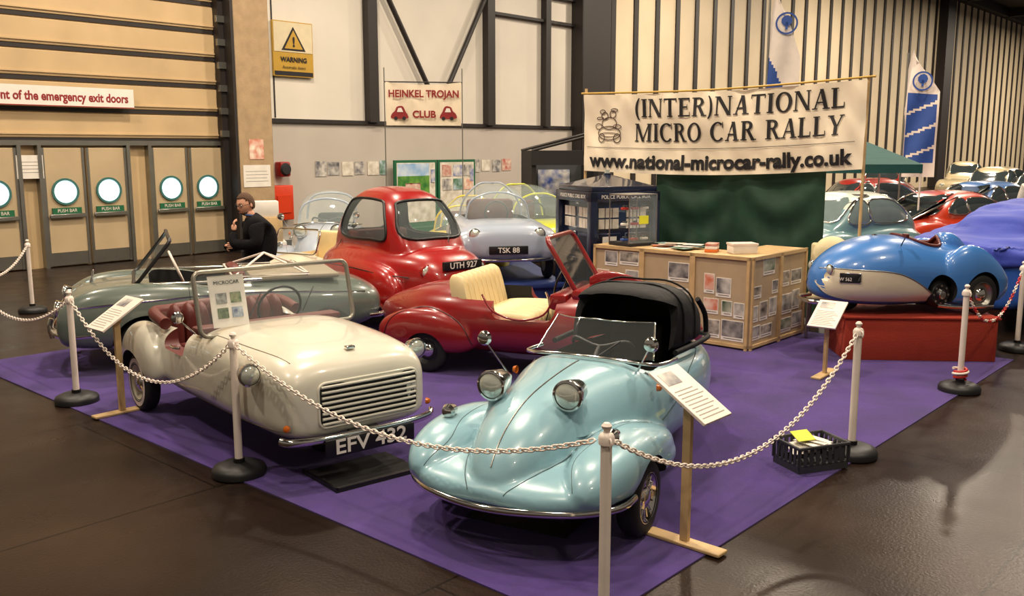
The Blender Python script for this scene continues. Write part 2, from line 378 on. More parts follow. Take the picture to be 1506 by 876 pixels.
# ---------------------------------------------------------------- serif lettering
def serif_glyph(ch):
    T,t,s,sh=.2,.085,.085,.06
    P=[]
    def rc(x0,y0,x1,y1): P.append([(x0,y0),(x1,y0),(x1,y1),(x0,y1)])
    def stem(x,w,b=1,tp=1):
        rc(x,0,x+w,1)
        if b: rc(x-s,0,x+w+s,sh)
        if tp: rc(x-s,1-sh,x+w+s,1)
    def dg(x0,y0,x1,y1,w): P.append([(x0,y0),(x0+w,y0),(x1+w,y1),(x1,y1)])
    def ring(cx,cy,rx,ry,T,t,a0,a1,n=22):
        for i in range(n):
            A=R(a0+(a1-a0)*i/n);B=R(a0+(a1-a0)*(i+1)/n)
            P.append([(cx+rx*math.cos(A),cy+ry*math.sin(A)),(cx+rx*math.cos(B),cy+ry*math.sin(B)),(cx+(rx-T)*math.cos(B),cy+(ry-t)*math.sin(B)),(cx+(rx-T)*math.cos(A),cy+(ry-t)*math.sin(A))])
    if ch=='I': stem(.1,T); w=.4
    elif ch=='N': stem(.1,t); dg(.72,0,.08,1,T*1.1); stem(.8,t,0); w=1.0
    elif ch=='T': stem(.33,T,1,0); rc(.02,1-t,.84,1); rc(.02,.78,.07,1); rc(.79,.78,.84,1); w=.88
    elif ch=='E': stem(.1,T,0,0); rc(.02,0,.75,t);rc(.02,1-t,.72,1);rc(.3,.47,.58,.47+t);rc(.7,0,.75,.25);rc(.67,.77,.72,1);rc(.54,.38,.58,.65); w=.82
    elif ch=='L': stem(.1,T,0,1); rc(.02,0,.72,t); rc(.67,0,.72,.27); w=.78
    elif ch=='R': stem(.1,T); ring(.4,.75,.33,.25,T,t,-90,90,12); rc(.3,1-t,.41,1);rc(.3,.5,.41,.5+t); dg(.66,0,.36,.52,T); rc(.62,0,.95,sh); w=.92
    elif ch=='A': dg(.1,0,.42,1,t); dg(.62,0,.38,1,T); rc(.2,.3,.68,.3+t*.9); rc(.0,0,.28,sh); rc(.54,0,.92,sh); w=.92
    elif ch=='O': ring(.48,.5,.46,.52,T,t,0,360,36); w=.98
    elif ch=='C': ring(.48,.5,.46,.52,T,t,48,318,30); rc(.76,.68,.81,1.0); w=.88
    elif ch=='M': stem(.1,t); stem(.93,T); dg(.5,.0,.08,1,T); dg(.5,.0,.93,1,t); w=1.24
    elif ch=='Y': rc(.36,0,.56,.5); rc(.28,0,.64,sh); dg(.36,.45,.06,1,T); dg(.5,.45,.76,1,t); rc(-.02,1-sh,.34,1); rc(.66,1-sh,.94,1); w=.94
    elif ch=='(': ring(.45,.45,.4,.68,.15,.03,115,245,14); w=.36
    elif ch==')': ring(-.08,.45,.4,.68,.15,.03,-65,65,14); w=.38
    else: w=.42
    return P,w
def serif(s,h,sx=1):
    polys=[];x=0
    for ch in s:
        P,w=serif_glyph(ch)
        for p in P: polys.append([((x+u)*h*sx,v*h) for u,v in p])
        x+=w+.05
    return polys,x*h*sx

# ---------------------------------------------------------------- banner
BL=Vector((.93,12,0)); BR=Vector((3.80,10.1,0)); bd=(BR-BL); blen=bd.length; bdn=bd.normalized()
brz=math.degrees(math.atan2(bdn.y,bdn.x))
def wave(u,v): return .018*math.sin(u*4.2+v*1.5)+.012*math.sin(u*11-v*6)+.014*math.sin(v*7+u*2)+.006*math.sin(u*23+v*15)
def btop(u): return 2.66+.06*u/blen-.04*math.sin(math.pi*u/blen)
def bmap(u,v,off=0):
    zz=btop(u)-.95+v-.02*math.sin(math.pi*u/blen)*(1-v/.95)
    return (u,-(wave(u,v)+off),zz)
vs=[];fs=[];nu,nvv=120,30
for i in range(nu+1):
    for j in range(nvv+1): vs.append(bmap(blen*i/nu,.95*j/nvv))
for i in range(nu):
    for j in range(nvv): k=i*(nvv+1)+j; fs.append((k,k+nvv+1,k+nvv+2,k+1))
cloth=M('banner_cloth',(238,222,196),rough=.75,var=.06,scale=2)
bo=[new('cloth',vs,fs,cloth,True)]
def onban(polys,u0,v0,mat,nm):
    vv=[];ff=[]
    for p in polys:
        st=len(vv)
        for (x,y) in p: vv.append(bmap(u0+x,v0+y,.014))
        ff.append(tuple(range(st,st+len(p))))
    return new(nm,vv,ff,mat)
pl,w=serif('(INTER)NATIONAL',.215,1); pl,w=serif('(INTER)NATIONAL',.215,2.54/w); bo.append(onban(pl,.70,.675,inkdark,'title_line_1'))
pl,w=serif('MICRO CAR RALLY',.215,1); pl,w=serif('MICRO CAR RALLY',.215,2.54/w); bo.append(onban(pl,.70,.385,inkdark,'title_line_2'))
def flat_text_poly(s,size,bold,align='LEFT'):
    ob=text('tmp',s,size,inkdark,(0,0,0),(1,0,0),(0,1,0),bold=bold,align=align,ext=0)
    P=[[tuple(ob.data.vertices[i].co[:2]) for i in p.vertices] for p in ob.data.polygons]; rm(ob); return P
P=flat_text_poly('www.national-microcar-rally.co.uk',.2,.008)
mx=max(x for p in P for x,y in p); mn=min(x for p in P for x,y in p); k=3.25/(mx-mn)
P=[[((x-mn)*k,y*1.15) for x,y in p] for p in P]
bo.append(onban(P,.09,.135,inkdark,'web_address'))
bo.append(onban([[(x,.0),(x+.1,.0),(x+.1,.006),(x,.006)] for x in [i*.1 for i in range(33)]],.05,.3,inkdark,'rule'))
car=[]
def ringp(cx,cy,rx,ry,w,n=20):
    return [[(cx+rx*math.cos(A),cy+ry*math.sin(A)),(cx+rx*math.cos(B),cy+ry*math.sin(B)),(cx+(rx-w)*math.cos(B),cy+(ry-w)*math.sin(B)),(cx+(rx-w)*math.cos(A),cy+(ry-w)*math.sin(A))] for A,B in [(2*math.pi*i/n,2*math.pi*(i+1)/n) for i in range(n)]]
for e in ((.2,.12,.16,.09,.012),(.1,.06,.05,.06,.012),(.31,.06,.05,.06,.012),(.2,.24,.11,.08,.012),(.13,.33,.05,.05,.012),(.25,.35,.05,.05,.012),(.10,.38,.04,.03,.01),(.27,.40,.05,.025,.012),(.2,.10,.12,.03,.01),(.07,.3,.05,.02,.01),(.31,.2,.06,.03,.01),(.05,.2,.05,.04,.01)): car+=ringp(*e)
bo.append(onban(car,.16,.36,M('ink_brown',(80,60,50),rough=.8),'cartoon_car'))
bo.append(tube('top_rope',[(-.05,0,btop(0)+.02),(blen/2,0,btop(blen/2)+.02),(blen+.08,0,btop(blen)+.03)],.012,M('yellow_pole',(190,150,60),rough=.5),sm=4))
for u in (0,blen): bo.append(cyl('pole',(u,.03,.0),(u,.03,2.74),.018,ply,seg=12))
G('rally_banner',bo,BL,brz)
vs=[];fs=[]
for i in range(141):
    for j in range(25):
        f=i/140; u=.28*blen+(.60*blen)*f; v=j/24
        sw=0
        for c0,w0 in ((.0,.5),(.5,.5)):
            if c0<=f<=c0+w0:
                t=(f-c0)/w0; sw=math.sin(math.pi*t)
        fold=.03*sw*math.sin(22*(v+.2*sw))+.014*math.sin(f*60+v*2)*(1-v)
        vs.append((u,.11-fold-.03*sw*(1-v),.06+1.72*v-sw*.05*v))
for i in range(140):
    for j in range(24): k=i*25+j; fs.append((k,k+25,k+26,k+1))
G('green_drape',[new('cloth',vs,fs,M('dark_green_cloth',(26,58,42),rough=.7,var=.2,spec=.4),True),cyl('rail',(.27*blen,.12,1.77),(.89*blen,.12,1.77),.015,dark)],BL,brz)

# ---------------------------------------------------------------- counter
cx0=Vector((2.34,8.97,.008))
q=[]
board=M('pinboard_field',(176,154,122),rough=.7,var=.06)
q.append(box('top',0.0,1.22,0,.45,.9,.93,ply)); q.append(box('top_long',0,.45,0,1.9,.9,.932,ply))
def panel(p,L,axis):
    o=[]
    def bb(n,u0,u1,z0,z1,d0,d1,m):
        if axis=='x': return box(n,p+u0,p+u1,-d1,-d0,z0,z1,m)
        return box(n,-d1,-d0,p+u0,p+u1,z0,z1,m)
    o.append(bb('panel',.0,L,0.02,.93,-.02,.01,board))
    for u in (0,L-.03): o.append(bb('post',u,u+.03,0,.93,.01,.03,ply))
    o.append(bb('rail_top',0,L,.9,.935,.01,.03,ply)); o.append(bb('rail_low',0,L,.02,.05,.01,.03,ply))
    z=.07
    while z<.72:
        u=.045
        hh=random.choice([.2,.24,.29])
        while u<L-.15:
            w=random.choice([.12,.17,.25]); 
            if u+w>L-.04: w=L-.04-u
            if w<.1: break
            m=random.choice(bprints); z0=z+random.uniform(0,.03); h2=hh-random.uniform(.03,.08)
            if random.random()<.88:
                o.append(bb('leaflet',u,u+w,z0,z0+h2,.011,.014,paper)); o.append(bb('leaflet_picture',u+.008,u+w-.008,z0+.04,z0+h2-.008,.014,.0155,m))
                o.append(bb('caption',u+.02,u+w-.03,z0+.018,z0+.023,.014,.0155,inkdark))
            u+=w+random.uniform(.01,.04)
        z+=hh
    return o
for p,L in ((0,.62),(.62,.6)): q+=panel(p,L,'x')
for p,L in ((0,.64),(.64,.62),(1.26,.64)): q+=panel(p,L,'y')
G('exhibition_counter',q,cx0,AX)
def local(o,x,y,z=0): 
    return Vector((o[0],o[1],0))+a_*x+b_*y+Vector((0,0,z+.008))
q=[box('base',-.2,.2,-.17,.17,0,.03,inkdark)]
for x in (-.2,.19):
    for y in (-.17,.16): q.append(box('upright',x,x+.01,y,y+.01,.03,.55,steel))
for z in (.03,.2,.37,.54): q.append(box('shelf',-.19,.19,-.16,.16,z,z+.008,glass if z>.1 else inkdark))
q.append(box('frame_top',-.2,.2,-.17,.17,.548,.56,steel))
q+= [box('pane',-.195,.195,-.168,-.165,.03,.55,glass),box('yellow_card',-.06,.07,-.175,-.172,.24,.33,yellow)]
for k in range(9):
    x=-.14+.14*(k%3); z=(.208,.378,.04)[k//3]
    q.append(box('model_car_body',x-.045,x+.045,-.05,.0,z+.01,z+.04,random.choice([paint('m1',(180,40,30)),paint('m2',(60,90,160)),paper]),.01)); q.append(box('model_car_cab',x-.02,x+.025,-.045,-.005,z+.04,z+.06,dglass,.006))
G('display_case',q,local(cx0,.22,1.55,.935),AX-15)
q=[box('box',-.13,.13,-.09,.09,0,.1,paper,.008),box('lid',-.135,.135,-.095,.095,.085,.105,whiteplastic)]
G('leaflet_box',q,local(cx0,.28,.25,.934),AX-40)
q=[]
for k in range(16):
    x=random.uniform(-.12,.12);y=random.uniform(-.15,.25)
    o=box('leaflet_%d'%(k+1),x-.07,x+.07,y-.1,y+.1,.003*k+.0,.003*k+.003,random.choice(prints+[paper,M('orange_card',(215,110,40),rough=.6)])); rotabout(o,(x,y,0),'Z',random.uniform(-40,40)); q.append(o)
G('leaflet_stack',q,local(cx0,.22,.95,.934),AX)
q=[box('book_%d'%k,-.09+.01*k,.07+.01*k,-.06,.06,.03*k,.03*k+.028,[M('orange_card',(215,110,40)),paper,prints[5]][k],.003,1) for k in range(3)]
G('book_stack',q,local(cx0,.2,.55,.934),AX+20)
ch=M('cream_cloth',(206,192,152),rough=.85,bump=.4,bscale=12)
q=[box('seat',-.22,.22,-.22,.22,.42,.47,ch,.02),box('back',.17,.22,-.22,.22,.5,.98,ch,.03,3),blend('draped_jacket',[loft('j',[(-.02,.1,.55,.95),(.02,.2,.5,1.02),(.12,.22,.45,1.06),(.2,.2,.42,1.04),(.25,.15,.45,.96)],ch)],ch,.02,6)]
for x in (-.2,.2):
    for y in (-.2,.2): q.append(cyl('leg',(x,y,0),(x,y,.43),.014,steel))
G('chair_with_jacket',q,(3.38,9.72,.008),AX+20)

# ---------------------------------------------------------------- police box
tb=paint('police_blue',(17,27,52))
q=[]
q.append(box('plinth',-.52,.52,-.52,.52,0,.08,tb,.01)); q.append(box('core',-.42,.42,-.42,.42,.08,1.45,tb))
for sx in (-1,1):
    for sy in (-1,1): q.append(box('corner_post',sx*.45-.05,sx*.45+.05,sy*.45-.05,sy*.45+.05,.08,1.5,tb,.008))
q.append(box('sign_box',-.5,.5,-.5,.5,1.38,1.5,tb,.008)); q.append(box('roof_1',-.47,.47,-.47,.47,1.5,1.56,tb,.008)); 
q.append(lathe('roof_2',[(0,.13),(.06,.12),(.62,0),(0,0)],(0,0,1.56),(0,0,1),tb,4)); rotabout(q[-1],(0,0,0),'Z',45)
q.append(cyl('lamp_base',(0,0,1.64),(0,0,1.70),.05,tb)); q.append(cyl('lamp',(0,0,1.68),(0,0,1.74),.035,lens))
for ax in range(4):
    for sgn in (-1,1):
        for row in range(4):
            z0=.12+row*.31
            x0=sgn*.2
            if row==3:
                for i in range(3):
                    for j in range(2):
                        o=box('pane',x0-.15+i*.1,x0-.15+i*.1+.085,-.432,-.42,z0+.02+j*.13,z0+.13+j*.13,prints[4]); q.append(rotabout(o,(0,0,0),'Z',90*ax))
            else:
                o=box('panel_frame',x0-.17,x0+.17,-.44,-.42,z0,z0+.28,tb,.01,1); q.append(rotabout(o,(0,0,0),'Z',90*ax))
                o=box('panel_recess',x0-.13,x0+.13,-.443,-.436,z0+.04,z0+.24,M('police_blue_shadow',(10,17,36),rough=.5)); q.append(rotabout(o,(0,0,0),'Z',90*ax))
    o=text('police_text','POLICE PUBLIC CALL BOX',.06,paper,(0,-.502,1.44),(1,0,0),(0,0,1)); q.append(rotabout(o,(0,0,0),'Z',90*ax))
q.append(box('notice',-.3,-.1,-.452,-.446,.75,.98,paper))
e=G('police_box',q,(1.14,11.15,0),AX-25); e.scale=(.92,.92,1.0)

# ---------------------------------------------------------------- club banner & booth & flags & gazebo
q=[]
vs=[];fs=[]
for i in range(31):
    for j in range(11): vs.append((1.2*i/30,-.02*math.sin(i*.6+j*.3),2.35+.68*j/10-.04*math.sin(math.pi*i/30)*(j/10)))
for i in range(30):
    for j in range(10): k=i*11+j; fs.append((k,k+11,k+12,k+1))
q.append(new('cloth',vs,fs,cloth,True))
q.append(text('title','HEINKEL TROJAN',.155,inkred,(.6,-.04,2.84),(1,0,0),(0,0,1),bold=.005,sx=.92)); q.append(text('title_low','CLUB',.15,inkred,(.6,-.04,2.52),(1,0,0),(0,0,1),bold=.006))
for x,sg_ in ((.22,1),(.98,-1)):
    o=new('emblem_car',[(x+sg_*a,-.035,2.46+b) for a,b in cat([(-.13,.0),(-.13,.07),(-.08,.12),(-.05,.18),(.04,.19),(.09,.1),(.12,.05),(.11,0)],4,True)],[tuple(range(32))],inkred); q.append(o)
    q.append(new('emblem_window',[(x+sg_*a,-.04,2.46+b) for a,b in [(-.05,.10),(-.03,.16),(.02,.165),(.05,.10)]],[(0,1,2,3)],paper))
    for dx in (-.07,.06): q.append(lathe('emblem_wheel',[(0,.0),(.03,.0)],(x+dx,-.042,2.46),(0,-1,0),inkdark,12))
for x in (-.02,1.22): q.append(cyl('pole',(x,.02,0),(x,.02,3.25),.008,steel,seg=8))
q.append(cyl('top_rail',(-.02,.02,3.03),(1.22,.02,3.03),.01,dark,seg=8))
G('club_banner',q,(-2.0,14.95,0),10)
q=[box('left',-.6,-.52,-.5,.5,0,1.95,inkdark),box('right',.52,.6,-.5,.5,0,1.95,inkdark),box('backing',-.6,.6,.42,.5,0,1.95,M('booth_panel',(70,72,74),rough=.5)),box('header',-.62,.62,-.55,-.45,1.7,1.95,inkdark),box('shelf',-.52,.52,-.4,.4,.9,.95,inkdark),box('picture',-.3,.3,.405,.415,1.1,1.6,prints[3])]
q+=[cyl('canopy_strut',(-.6,-.5,1.95),(.6,-.5,2.25),.025,dark),cyl('canopy_strut_rear',(-.6,.5,1.95),(.6,.5,2.25),.025,dark)]
G('trade_booth',q,(.85,16.9,0),10)
def flag(name,loc,H,rz,mode,zb=1.1,w=.52):
    vs=[];fs=[]
    n=64;m_=16
    for i in range(n+1):
        s=i/n; z=H-s*(H-zb)
        wd=w*min(1,(s*3.2+.02))**.6
        x0=.10*(1-min(1,s*3))**2
        for j in range(m_+1): vs.append((x0+wd*j/m_,.02*math.sin(j*.4+ i*.15),z-.32*(j/m_)*(1-min(1,s*2.5))))
    for i in range(n):
        for j in range(m_): k=i*(m_+1)+j; fs.append((k,k+1,k+m_+2,k+m_+1))
    c=new('flag_cloth',vs,fs,whiteplastic,True); fs2=c.data
    fs2.materials.append(inkblue)
    for p in fs2.polygons:
        i=p.index//m_; j=p.index%m_
        if mode==0 and i>20 and (i-20)>j*1.2: p.material_index=1
        if mode==1 and 22<=i<=56 and (i+j*.4)%11<9.4 and 1<=j<=14: p.material_index=1
    cx=.28
    q=[c,cyl('pole',(0,0,0),(0,0,H-.1),.02,steel,seg=10),lathe('emblem_ring',[(.15,0),(.18,0)],(cx,-.04,H-.62),(0,-1,0),inkblue,24),lathe('emblem_tree',[(0,0),(.09,0)],(cx,-.045,H-.58),(0,-1,0),inkblue,9),box('emblem_trunk',cx-.02,cx+.02,-.045,-.04,H-.72,H-.6,inkblue),
       lathe('foot',[(0,.05),(.3,.04),(.32,0),(0,0)],(0,0,0),(0,0,1),black,24)]
    G(name,q,loc,rz)
flag('feather_flag',(4.28,15.9,0),4.65,-14,0)
flag('feather_flag',(7.42,17.8,0),3.85,-14,1,1.45,.6)
teal=M('gazebo_teal',(14,70,66),rough=.7,bump=.3,bscale=6)
q=[new('canopy',[(-.85,-.85,1.74),(.85,-.85,1.74),(.85,.85,1.74),(-.85,.85,1.74),(0,0,2.2),(-.85,-.85,1.6),(.85,-.85,1.6),(.85,.85,1.6),(-.85,.85,1.6)],[(0,1,4),(1,2,4),(2,3,4),(3,0,4),(0,5,6,1),(1,6,7,2),(2,7,8,3),(3,8,5,0)],teal)]
for x in (-.83,.83):
    for y in (-.83,.83): q.append(cyl('leg',(x,y,0),(x,y,1.74),.015,whiteplastic))
G('gazebo',q,(5.65,15.6,0),0)

# ================================================================ CARS
def cabin_scooter(name,loc,rz,col,dome=False):
    pt=paint(*col)
    hull=loft('h',[(.575,.02,.31,.36,2,2),(.555,.085,.28,.42),(.48,.155,.27,.52),(.34,.225,.26,.62),(.12,.285,.24,.70),(-.25,.36,.2,.75,2.5),(-.6,.44,.18,.765,3),(-1.0,.49,.17,.75,3),(-1.5,.48,.19,.735,3),(-1.9,.40,.23,.70,2.6),(-2.2,.26,.28,.62),(-2.4,.10,.36,.52),(-2.46,.02,.40,.45)],None)
    pan=loft('p',[(.61,.10,.29,.325,2,4),(.58,.30,.265,.36,2,5),(.48,.49,.26,.40,2.1,6),(.27,.60,.26,.435,2.1,6),(0,.64,.26,.455,2.1,6),(-.25,.645,.26,.455,2.1,6),(-.46,.62,.26,.43,2,6),(-.62,.54,.25,.39,2,4),(-.76,.40,.25,.33,2,3)],None)
    F=[loft('f',[(.51,.03,.32,.37),(.46,.09,.28,.43),(.36,.145,.27,.49),(.2,.18,.27,.53),(0,.19,.27,.545),(-.2,.185,.27,.53),(-.42,.16,.27,.48),(-.6,.10,.27,.42),(-.74,.03,.3,.36)],None,y0=s*.455) for s in (1,-1)]
    body=blend('body',[hull,pan]+F,pt,.013,9)
    tr=bvh(body)
    C=[]
    for s in (1,-1):
        C.append(cyl('c',(-.02,s*.40,.19),(-.02,s*.9,.19),.24,darkin,seg=48))
    C.append(box('c',-.42,.45,-.44,.44,.0,.33,darkin))
    C.append(box('c',-1.72,-.64,-.37,.37,.38,1.2,darkin,.12,5))
    cut(body,C,38)
    q=[body]
    for s in (1,-1):
        q+=wheel(-.02,s*.565,.205,.11,s,spokes=14,capmat=chrome)
        q+=lamp(.13,s*.225,.735,.080,.19,(1,0,-.05))
        q.append(lathe('lamp_foot',[(.085,0),(.055,.08),(.045,.2)],(.06,s*.225,.52),(0,0,1),pt,16))
        q.append(lathe('side_lamp',[(0,-.07),(.03,-.05),(.042,0),(.03,.02),(0,.03)],(.16,s*.48,.565),(1,0,0),chrome,18))
        q.append(lathe('indicator',[(0,.03),(.02,.02),(.025,0)],(-.6,s*.455,.64),(0,s,0),amber,14))
        q.append(seam('wing_seam',tr,[(.60,s*.10,1.4),(.52,s*.16,1.4),(.34,s*.24,1.4),(.05,s*.32,1.4),(-.3,s*.40,1.4)],(0,0,-1),M('seam_shadow',(60,80,84),rough=.6),r=.003,off=.0))
        q.append(seam('wing_outer_seam',tr,[(.50,s*.42,1.4),(.35,s*.36,1.4),(.15,s*.40,1.4),(-.1,s*.42,1.4),(-.5,s*.46,1.4)],(0,0,-1),M('seam_shadow',(0,0,0)),r=.0025,off=.0))
        q.append(seam('side_bead',tr,[(-.66,s*1,.70),(-.75,s*1,.62),(-.95,s*1,.48),(-1.4,s*1,.36),(-1.9,s*1,.30)],(0,-s,0),chrome,r=.006))
        q.append(seam('side_seam',tr,[(-.7,s*1,.42),(-.9,s*1,.5),(-1.2,s*1,.62),(-1.7,s*1,.67)],(0,-s,0),M('seam_shadow',(0,0,0)),r=.0035))
        q.append(tube('lift_handle',[(-.8,s*.475,.55),(-.8,s*.5,.56),(-.87,s*.5,.57),(-.87,s*.48,.56)],.008,chrome,sm=4))
    for (x,y) in ((-.35,-.52),(-.62,.40)):
        q.append(cyl('mirror_stalk',(x-.02,y*.76,.68),(x+.02,y,.86),.006,chrome,seg=8))
        q.append(lathe('mirror',[(0,-.03),(.035,-.02),(.045,.0),(.045,.008),(0,.01)],(x+.02,y*1.02,.88),(-1,0,0),chrome,18))
    q.append(tube('bumper',[(.20,-.63,.285),(.34,-.60,.272),(.5,-.45,.268),(.60,-.22,.268),(.635,0,.268),(.60,.22,.268),(.5,.45,.268),(.34,.60,.272),(.20,.63,.285)],.013,chrome,sm=6,flat=1.5))
    P=[proj(tr,Vector((x,0,1.4)),Vector((0,0,-1)),.002) for x in [.54-.05*i for i in range(22)]]
    q.append(tube('centre_bead',P,.004,steel,seg=6))
    q.append(tube('scuttle_trim',[(-.95,-.45,.735),(-.68,-.42,.75),(-.58,-.22,.775),(-.55,0,.785),(-.58,.22,.775),(-.68,.42,.75),(-.95,.45,.735)],.011,chrome,sm=5))
    q+=wheel(-1.98,0,.2,.1,1)
    q.append(box('undertray',-.4,.42,-.34,.34,.17,.30,darkin,.02))
    q+=[box('axle',-.05,.05,-.5,.5,.17,.23,darkin),box('seat',-1.5,-1.05,-.2,.2,.42,.55,darkin,.05),box('seat_back',-1.6,-1.45,-.2,.2,.5,.85,darkin,.05)]
    q.append(tube('handlebar',[(-.88,-.2,.79),(-.84,-.16,.83),(-.82,0,.79),(-.84,.16,.83),(-.88,.2,.79)],.012,black,sm=4)); q.append(cyl('steering_column',(-.82,0,.79),(-.6,0,.6),.015,black))
    if not dome:
        cg=M('screen_perspex',(210,220,220),rough=.03,alpha=.05)
        def wp(y,t): return Vector((-.585-.15*(abs(y)/.38)**2-.18*t,y*(1-.15*t),.78-.02*(abs(y)/.38)+.19*t))
        ys=[-.38+.76*i/16 for i in range(17)]
        vs=[wp(y,t) for t in (0,.33,.66,1) for y in ys]; fs=[(r_*17+i,r_*17+i+1,(r_+1)*17+i+1,(r_+1)*17+i) for r_ in range(3) for i in range(16)]
        q.append(new('windscreen',vs,fs,cg,True))
        q.append(tube('screen_frame',[wp(-.38,0),wp(-.38,.5)]+[wp(y,1) for y in ys]+[wp(.38,.5),wp(.38,0)],.005,chrome,seg=8))
        q.append(tube('wiper',[(-.56,.1,.79),(-.66,.2,.87)],.005,black,seg=6))
        o1=loft('hood',[(-1.08,.27,.72,1.05,3.2,4,.3),(-1.13,.33,.70,1.10,3.4,4,.3),(-1.3,.36,.68,1.115,3.4,4,.3),(-1.55,.37,.68,1.10,3.2,4,.3),(-1.74,.36,.68,1.02,3,4,.3),(-1.84,.32,.68,.90,3,4,.3),(-1.88,.26,.68,.80,3,4,.3)],hood)
        c=loft('c',[(-.9,.32,.60,1.07,3.2,4,.3),(-1.2,.32,.60,1.075,3.2,4,.3),(-1.5,.32,.60,1.04,3.2,4,.3),(-1.70,.27,.60,.96,3,4,.3)],darkin)
        cut(o1,[c],40)
        c=box('c',-1.3,-.9,-.6,.6,.3,1.06,hood); rotabout(c,(-1.1,0,1.07),'Y',-20); cut(o1,[c],40)
        q.append(o1)
        for xx in (-1.35,-1.58): q.append(tube('hood_bow',[(xx,-.370,.74),(xx,-.348,1.0),(xx,-.2,1.106),(xx,0,1.112),(xx,.2,1.106),(xx,.348,1.0),(xx,.370,.74)],.007,hood,sm=4))
        q.append(tube('hood_rim',[(-1.05,-.41,.745),(-1.5,-.43,.735),(-1.85,-.38,.715),(-1.95,-.2,.71),(-1.95,.2,.71),(-1.85,.38,.715),(-1.5,.43,.735),(-1.05,.41,.745)],.018,hood,sm=4))
        q.append(tube('hood_strap',[(-1.72,.34,.98),(-1.84,.36,.86),(-1.88,.36,.73)],.018,hood,sm=4))
    else:
        d=loft('canopy',[(-.6,.36,.74,.78),(-.75,.37,.73,.98),(-1.0,.38,.73,1.15),(-1.3,.37,.73,1.18),(-1.6,.33,.73,1.10),(-1.85,.26,.72,.90),(-1.95,.2,.72,.78)],M('canopy_perspex',(190,205,205),rough=.04,alpha=.25,coat=1))
        q.append(d); q.append(tube('canopy_frame',[(-.8,-.37,.76),(-.85,-.3,1.0),(-.88,0,1.08),(-.85,.3,1.0),(-.8,.37,.76)],.015,pt,sm=4)); q.append(tube('canopy_frame_rear',[(-1.5,-.35,.76),(-1.5,-.28,1.06),(-1.5,0,1.13),(-1.5,.28,1.06),(-1.5,.35,.76)],.015,pt,sm=4))
    return G(name,q,loc,rz)
cabin_scooter('cabin_scooter_car',(.15,4.82,.008),-118,('pale_blue',(138,178,190)))
G('dark_floor_sheet',[box('base_sheet',-.5,.4,-.3,.3,.0,.012,darkin)],(.2,5.0,.008),-118)  # thin dark sheet laid on the carpet beneath the car

